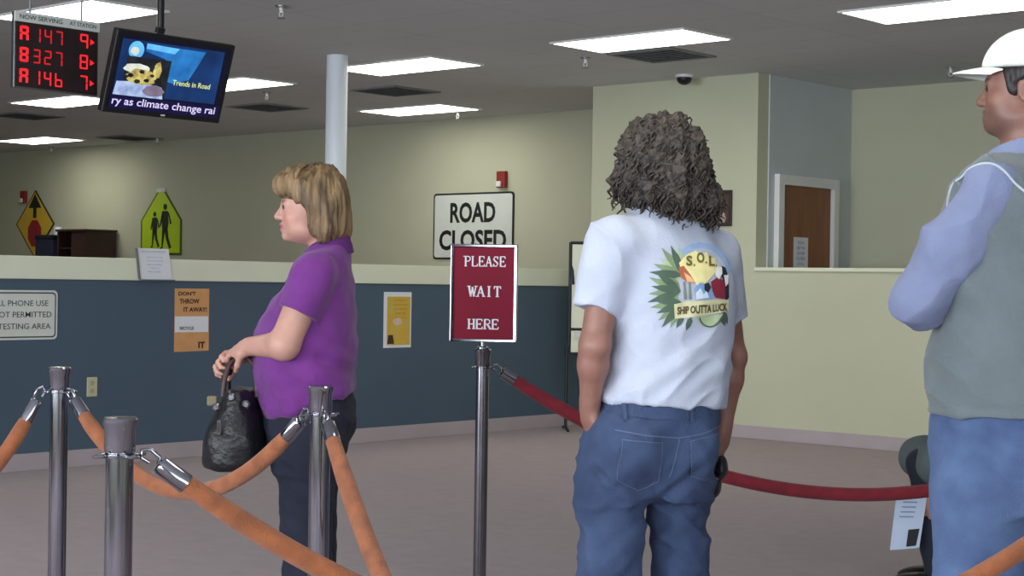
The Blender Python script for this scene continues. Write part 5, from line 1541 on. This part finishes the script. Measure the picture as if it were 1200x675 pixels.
# ---------------------------------------------------------------- seated person half hidden behind the man in the cap
s_ = Person(1205, 7.0, 'seated person mostly hidden behind the man in the white cap, only knees and papers showing')
s_.o['label'] = 'seated person mostly hidden behind the white-capped one, only knees and shins showing'
P = s_.P
seat_z = 0.46
hpN, knN, anN = np.array([0.03, -.09, 0.55]), P(1085, 545, -.09), P(1100, 668, -.09)
hpF, knF, anF = np.array([0.03, .09, 0.55]), P(1090, 545, .09), P(1108, 668, .09)
torso = [(0.50, 0.05, 0, .13, .17), (0.60, 0.05, 0, .125, .17), (0.75, 0.06, 0, .115, .16), (0.90, 0.05, 0, .12, .18), (1.00, 0.04, 0, .11, .19), (1.04, 0.03, 0, .075, .12), (1.07, 0.025, 0, .055, .06)]
shN, elN, wrN = np.array([0.03, -.19, 1.0]), np.array([-0.10, -.21, 0.74]), P(1097, 574, -.17)
shF, elF, wrF = np.array([0.03, .19, 1.0]), np.array([-0.02, .24, 0.74]), np.array([-0.14, .12, 0.70])
F = Field((-.62, -.34, 0.0), (.3, .36, 1.36), 0.0065)
F.op(loft(torso, 0, -.012), 0.02)
legs_body(F, ((hpN, knN, anN), (hpF, knF, anF)), (0.078, 0.058, 0.043))
F.op(cone((0.025, 0, 1.03), (0.015, 0, 1.12), 0.055, 0.054), 0.03)
for sh, el, wt in ((shN, elN, wrN), (shF, elF, wrF)):
    F.op(cone(sh, el, 0.052, 0.042), 0.02); F.op(cone(el, wt, 0.042, 0.029), 0.02)
W, Rm = head(F, (0.01, 0, 1.10), (-1, 0, -0.1), (0, 0, 1), 0.98)
hand(F, wrN, np.array([-0.25, 0.1, -0.95]), np.array([0.3, 0.95, 0]), 1, 0.6, 0.95)
hand(F, wrF, np.array([-0.9, -0.2, -0.1]), np.array([0, 0, -1]), -1, 0.4, 0.95)
V, Q = F.mesh(); V = relax(V, Q, 1, 0.4)
mesh_obj('body', V, Q, M['skin_m'], s_.o, skincol(V, (176, 128, 108), W, Rm, (150, 90, 84), None, (60, 46, 40)))
eyes(W, Rm, s_.o)
F = Field((-.14, -.14, 1.12), (.18, .14, 1.38), 0.006)
F.op(ell(W(0, -0.012, 0.132), (0.086, 0.104, 0.1), Rm), 0.01); F.op(ell(W(0, 0.10, 0.07), (0.12, 0.075, 0.085), Rm), 0.01, 'sub')
V, Q = F.mesh(); N = vnormals(V, Q); V = V+N*(0.005*noise(V, (60, 60, 30), 111))[:, None]; mesh_obj('hair', V, Q, M['hair_c'], s_.o)
F = Field((-.40, -.36, 0.48), (.3, .36, 1.12), 0.0065)
F.op(loft(torso), 0.02)
for sh, el, wt in ((shN, elN, wrN), (shF, elF, wrF)):
    F.op(cone(sh, el, 0.058, 0.052), 0.03); F.op(cone(el, el+(wt-el)*0.85, 0.051, 0.042, True), 0.02)
V, Q = F.mesh(); N = vnormals(V, Q); V = V+N*(0.006*noise(V, (12, 12, 18), 113))[:, None]; mesh_obj('jacket', V, Q, M['greycloth'], s_.o)
F = Field((-.62, -.3, 0.05), (.3, .3, 0.72), 0.0065)
for h_, k_, a_ in ((hpN, knN, anN), (hpF, knF, anF)):
    F.op(cone(h_, k_, 0.096, 0.075), 0.03); F.op(cone(k_, [a_[0], a_[1], 0.07], 0.072, 0.058, True), 0.02)
V, Q = F.mesh(); N = vnormals(V, Q); V = V+N*(0.005*noise(V, (16, 16, 16), 114))[:, None]; mesh_obj('trousers', V, Q, M['darktrouser'], s_.o)
for a_ in (anN, anF): shoe(s_.o, a_, (-1, 0, 0), M['shoeblack'])
def world_of(pers, p): return tuple(np.array(pers.o.location)+RH*p[0]+FH*p[1]+np.array([0, 0, p[2]]))
# folded coat over the knees
kc = P(1087, 540, 0)
F = Field((-.14, -.30, -.14), (.26, .30, .14), 0.006)
F.op(cone((0.006, -.15, 0.002), (0.006, .15, 0.002), 0.094, 0.094), 0.02); F.op(ell((0.12, 0, 0.03), (0.09, 0.19, 0.07)), 0.03)
for k_, a_ in ((knN, anN), (knF, anF)):
    q = k_-kc; F.op(cone(q+np.array([0.2, 0, 0.0]), q+np.array([0.02, 0, 0]), 0.074, 0.070), 0.008, 'sub'); F.op(cone(q+np.array([0.02, 0, 0]), q+np.array([0.02, 0, -.2]), 0.070, 0.070), 0.008, 'sub')
V, Q = F.mesh(); N = vnormals(V, Q); V = V+N*(0.006*noise(V, (14, 14, 14), 121))[:, None]
g = mesh_obj('coat', V, Q, M['greycloth'], None); g.location = world_of(s_, kc); g.rotation_euler = (0, 0, YAW)
tag(g, 'grey-green coat folded over the knees of the seated person', 'coat')
# brochure held beside the shin
bc = P(1062, 612, -.17)
t = thing('newspaper', 'folded white newspaper hanging beside the shin of the seated person', 'newspaper', world_of(s_, bc), YAW)
hh = 32/279.0; ww = 15/279.0
mb = MB(); mb.prism([(-ww-0.012, -hh), (ww-0.01, -hh+0.01), (ww+0.02, hh), (-ww+0.012, hh)], -0.004, 0.0); mb.prism([(-ww-0.004, -hh+0.004), (ww, -hh+0.016), (ww+0.03, hh+0.004), (-ww+0.02, hh+0.004)], 0.003, 0.006)
mb.prism([(ww-0.01, -hh+0.012), (ww+0.0, -hh+0.012), (ww+0.03, hh), (ww+0.02, hh)], -0.004, 0.006)
mb.build('pages', mat('pale_blue_newsprint', (186, 200, 222), 0.8, var=0.05, scale=12), t)
MB().prism([(0.0, -hh+0.015), (ww-0.014, -hh+0.02), (ww+0.0, -hh+0.09), (0.008, -hh+0.085)], -0.0055, -0.004).build('dark_picture', M['ink'], t)
mb = MB()
for i in range(4): mb.box((-0.03+0.005*i, -0.0052, 0.02+i*0.02), (0.028+0.005*i, -0.0042, 0.026+i*0.02))
mb.build('printed_lines', mat('grey_print', (130, 142, 166), 0.8, var=0.05, scale=30), t)
# chair
t = thing('chair', 'dark chair under the seated person, hidden behind the white-capped one', 'chair', world_of(s_, np.array([0.04, 0, 0])), YAW)
MB().box((-0.24, -0.23, 0.40), (0.22, 0.23, 0.445)).build('seat', M['black'], t, bevel=0.015)
MB().box((0.20, -0.22, 0.55), (0.235, 0.22, 0.92)).build('backrest', M['black'], t, bevel=0.015)
for sx in (-0.21, 0.21):
    for sy in (-0.2, 0.2):
        MB().tube([(sx, sy, 0.0), (sx, sy, 0.41 if sx < 0 else 0.9)], 0.011, 10).build('leg', M['steel'], t, smooth=40)
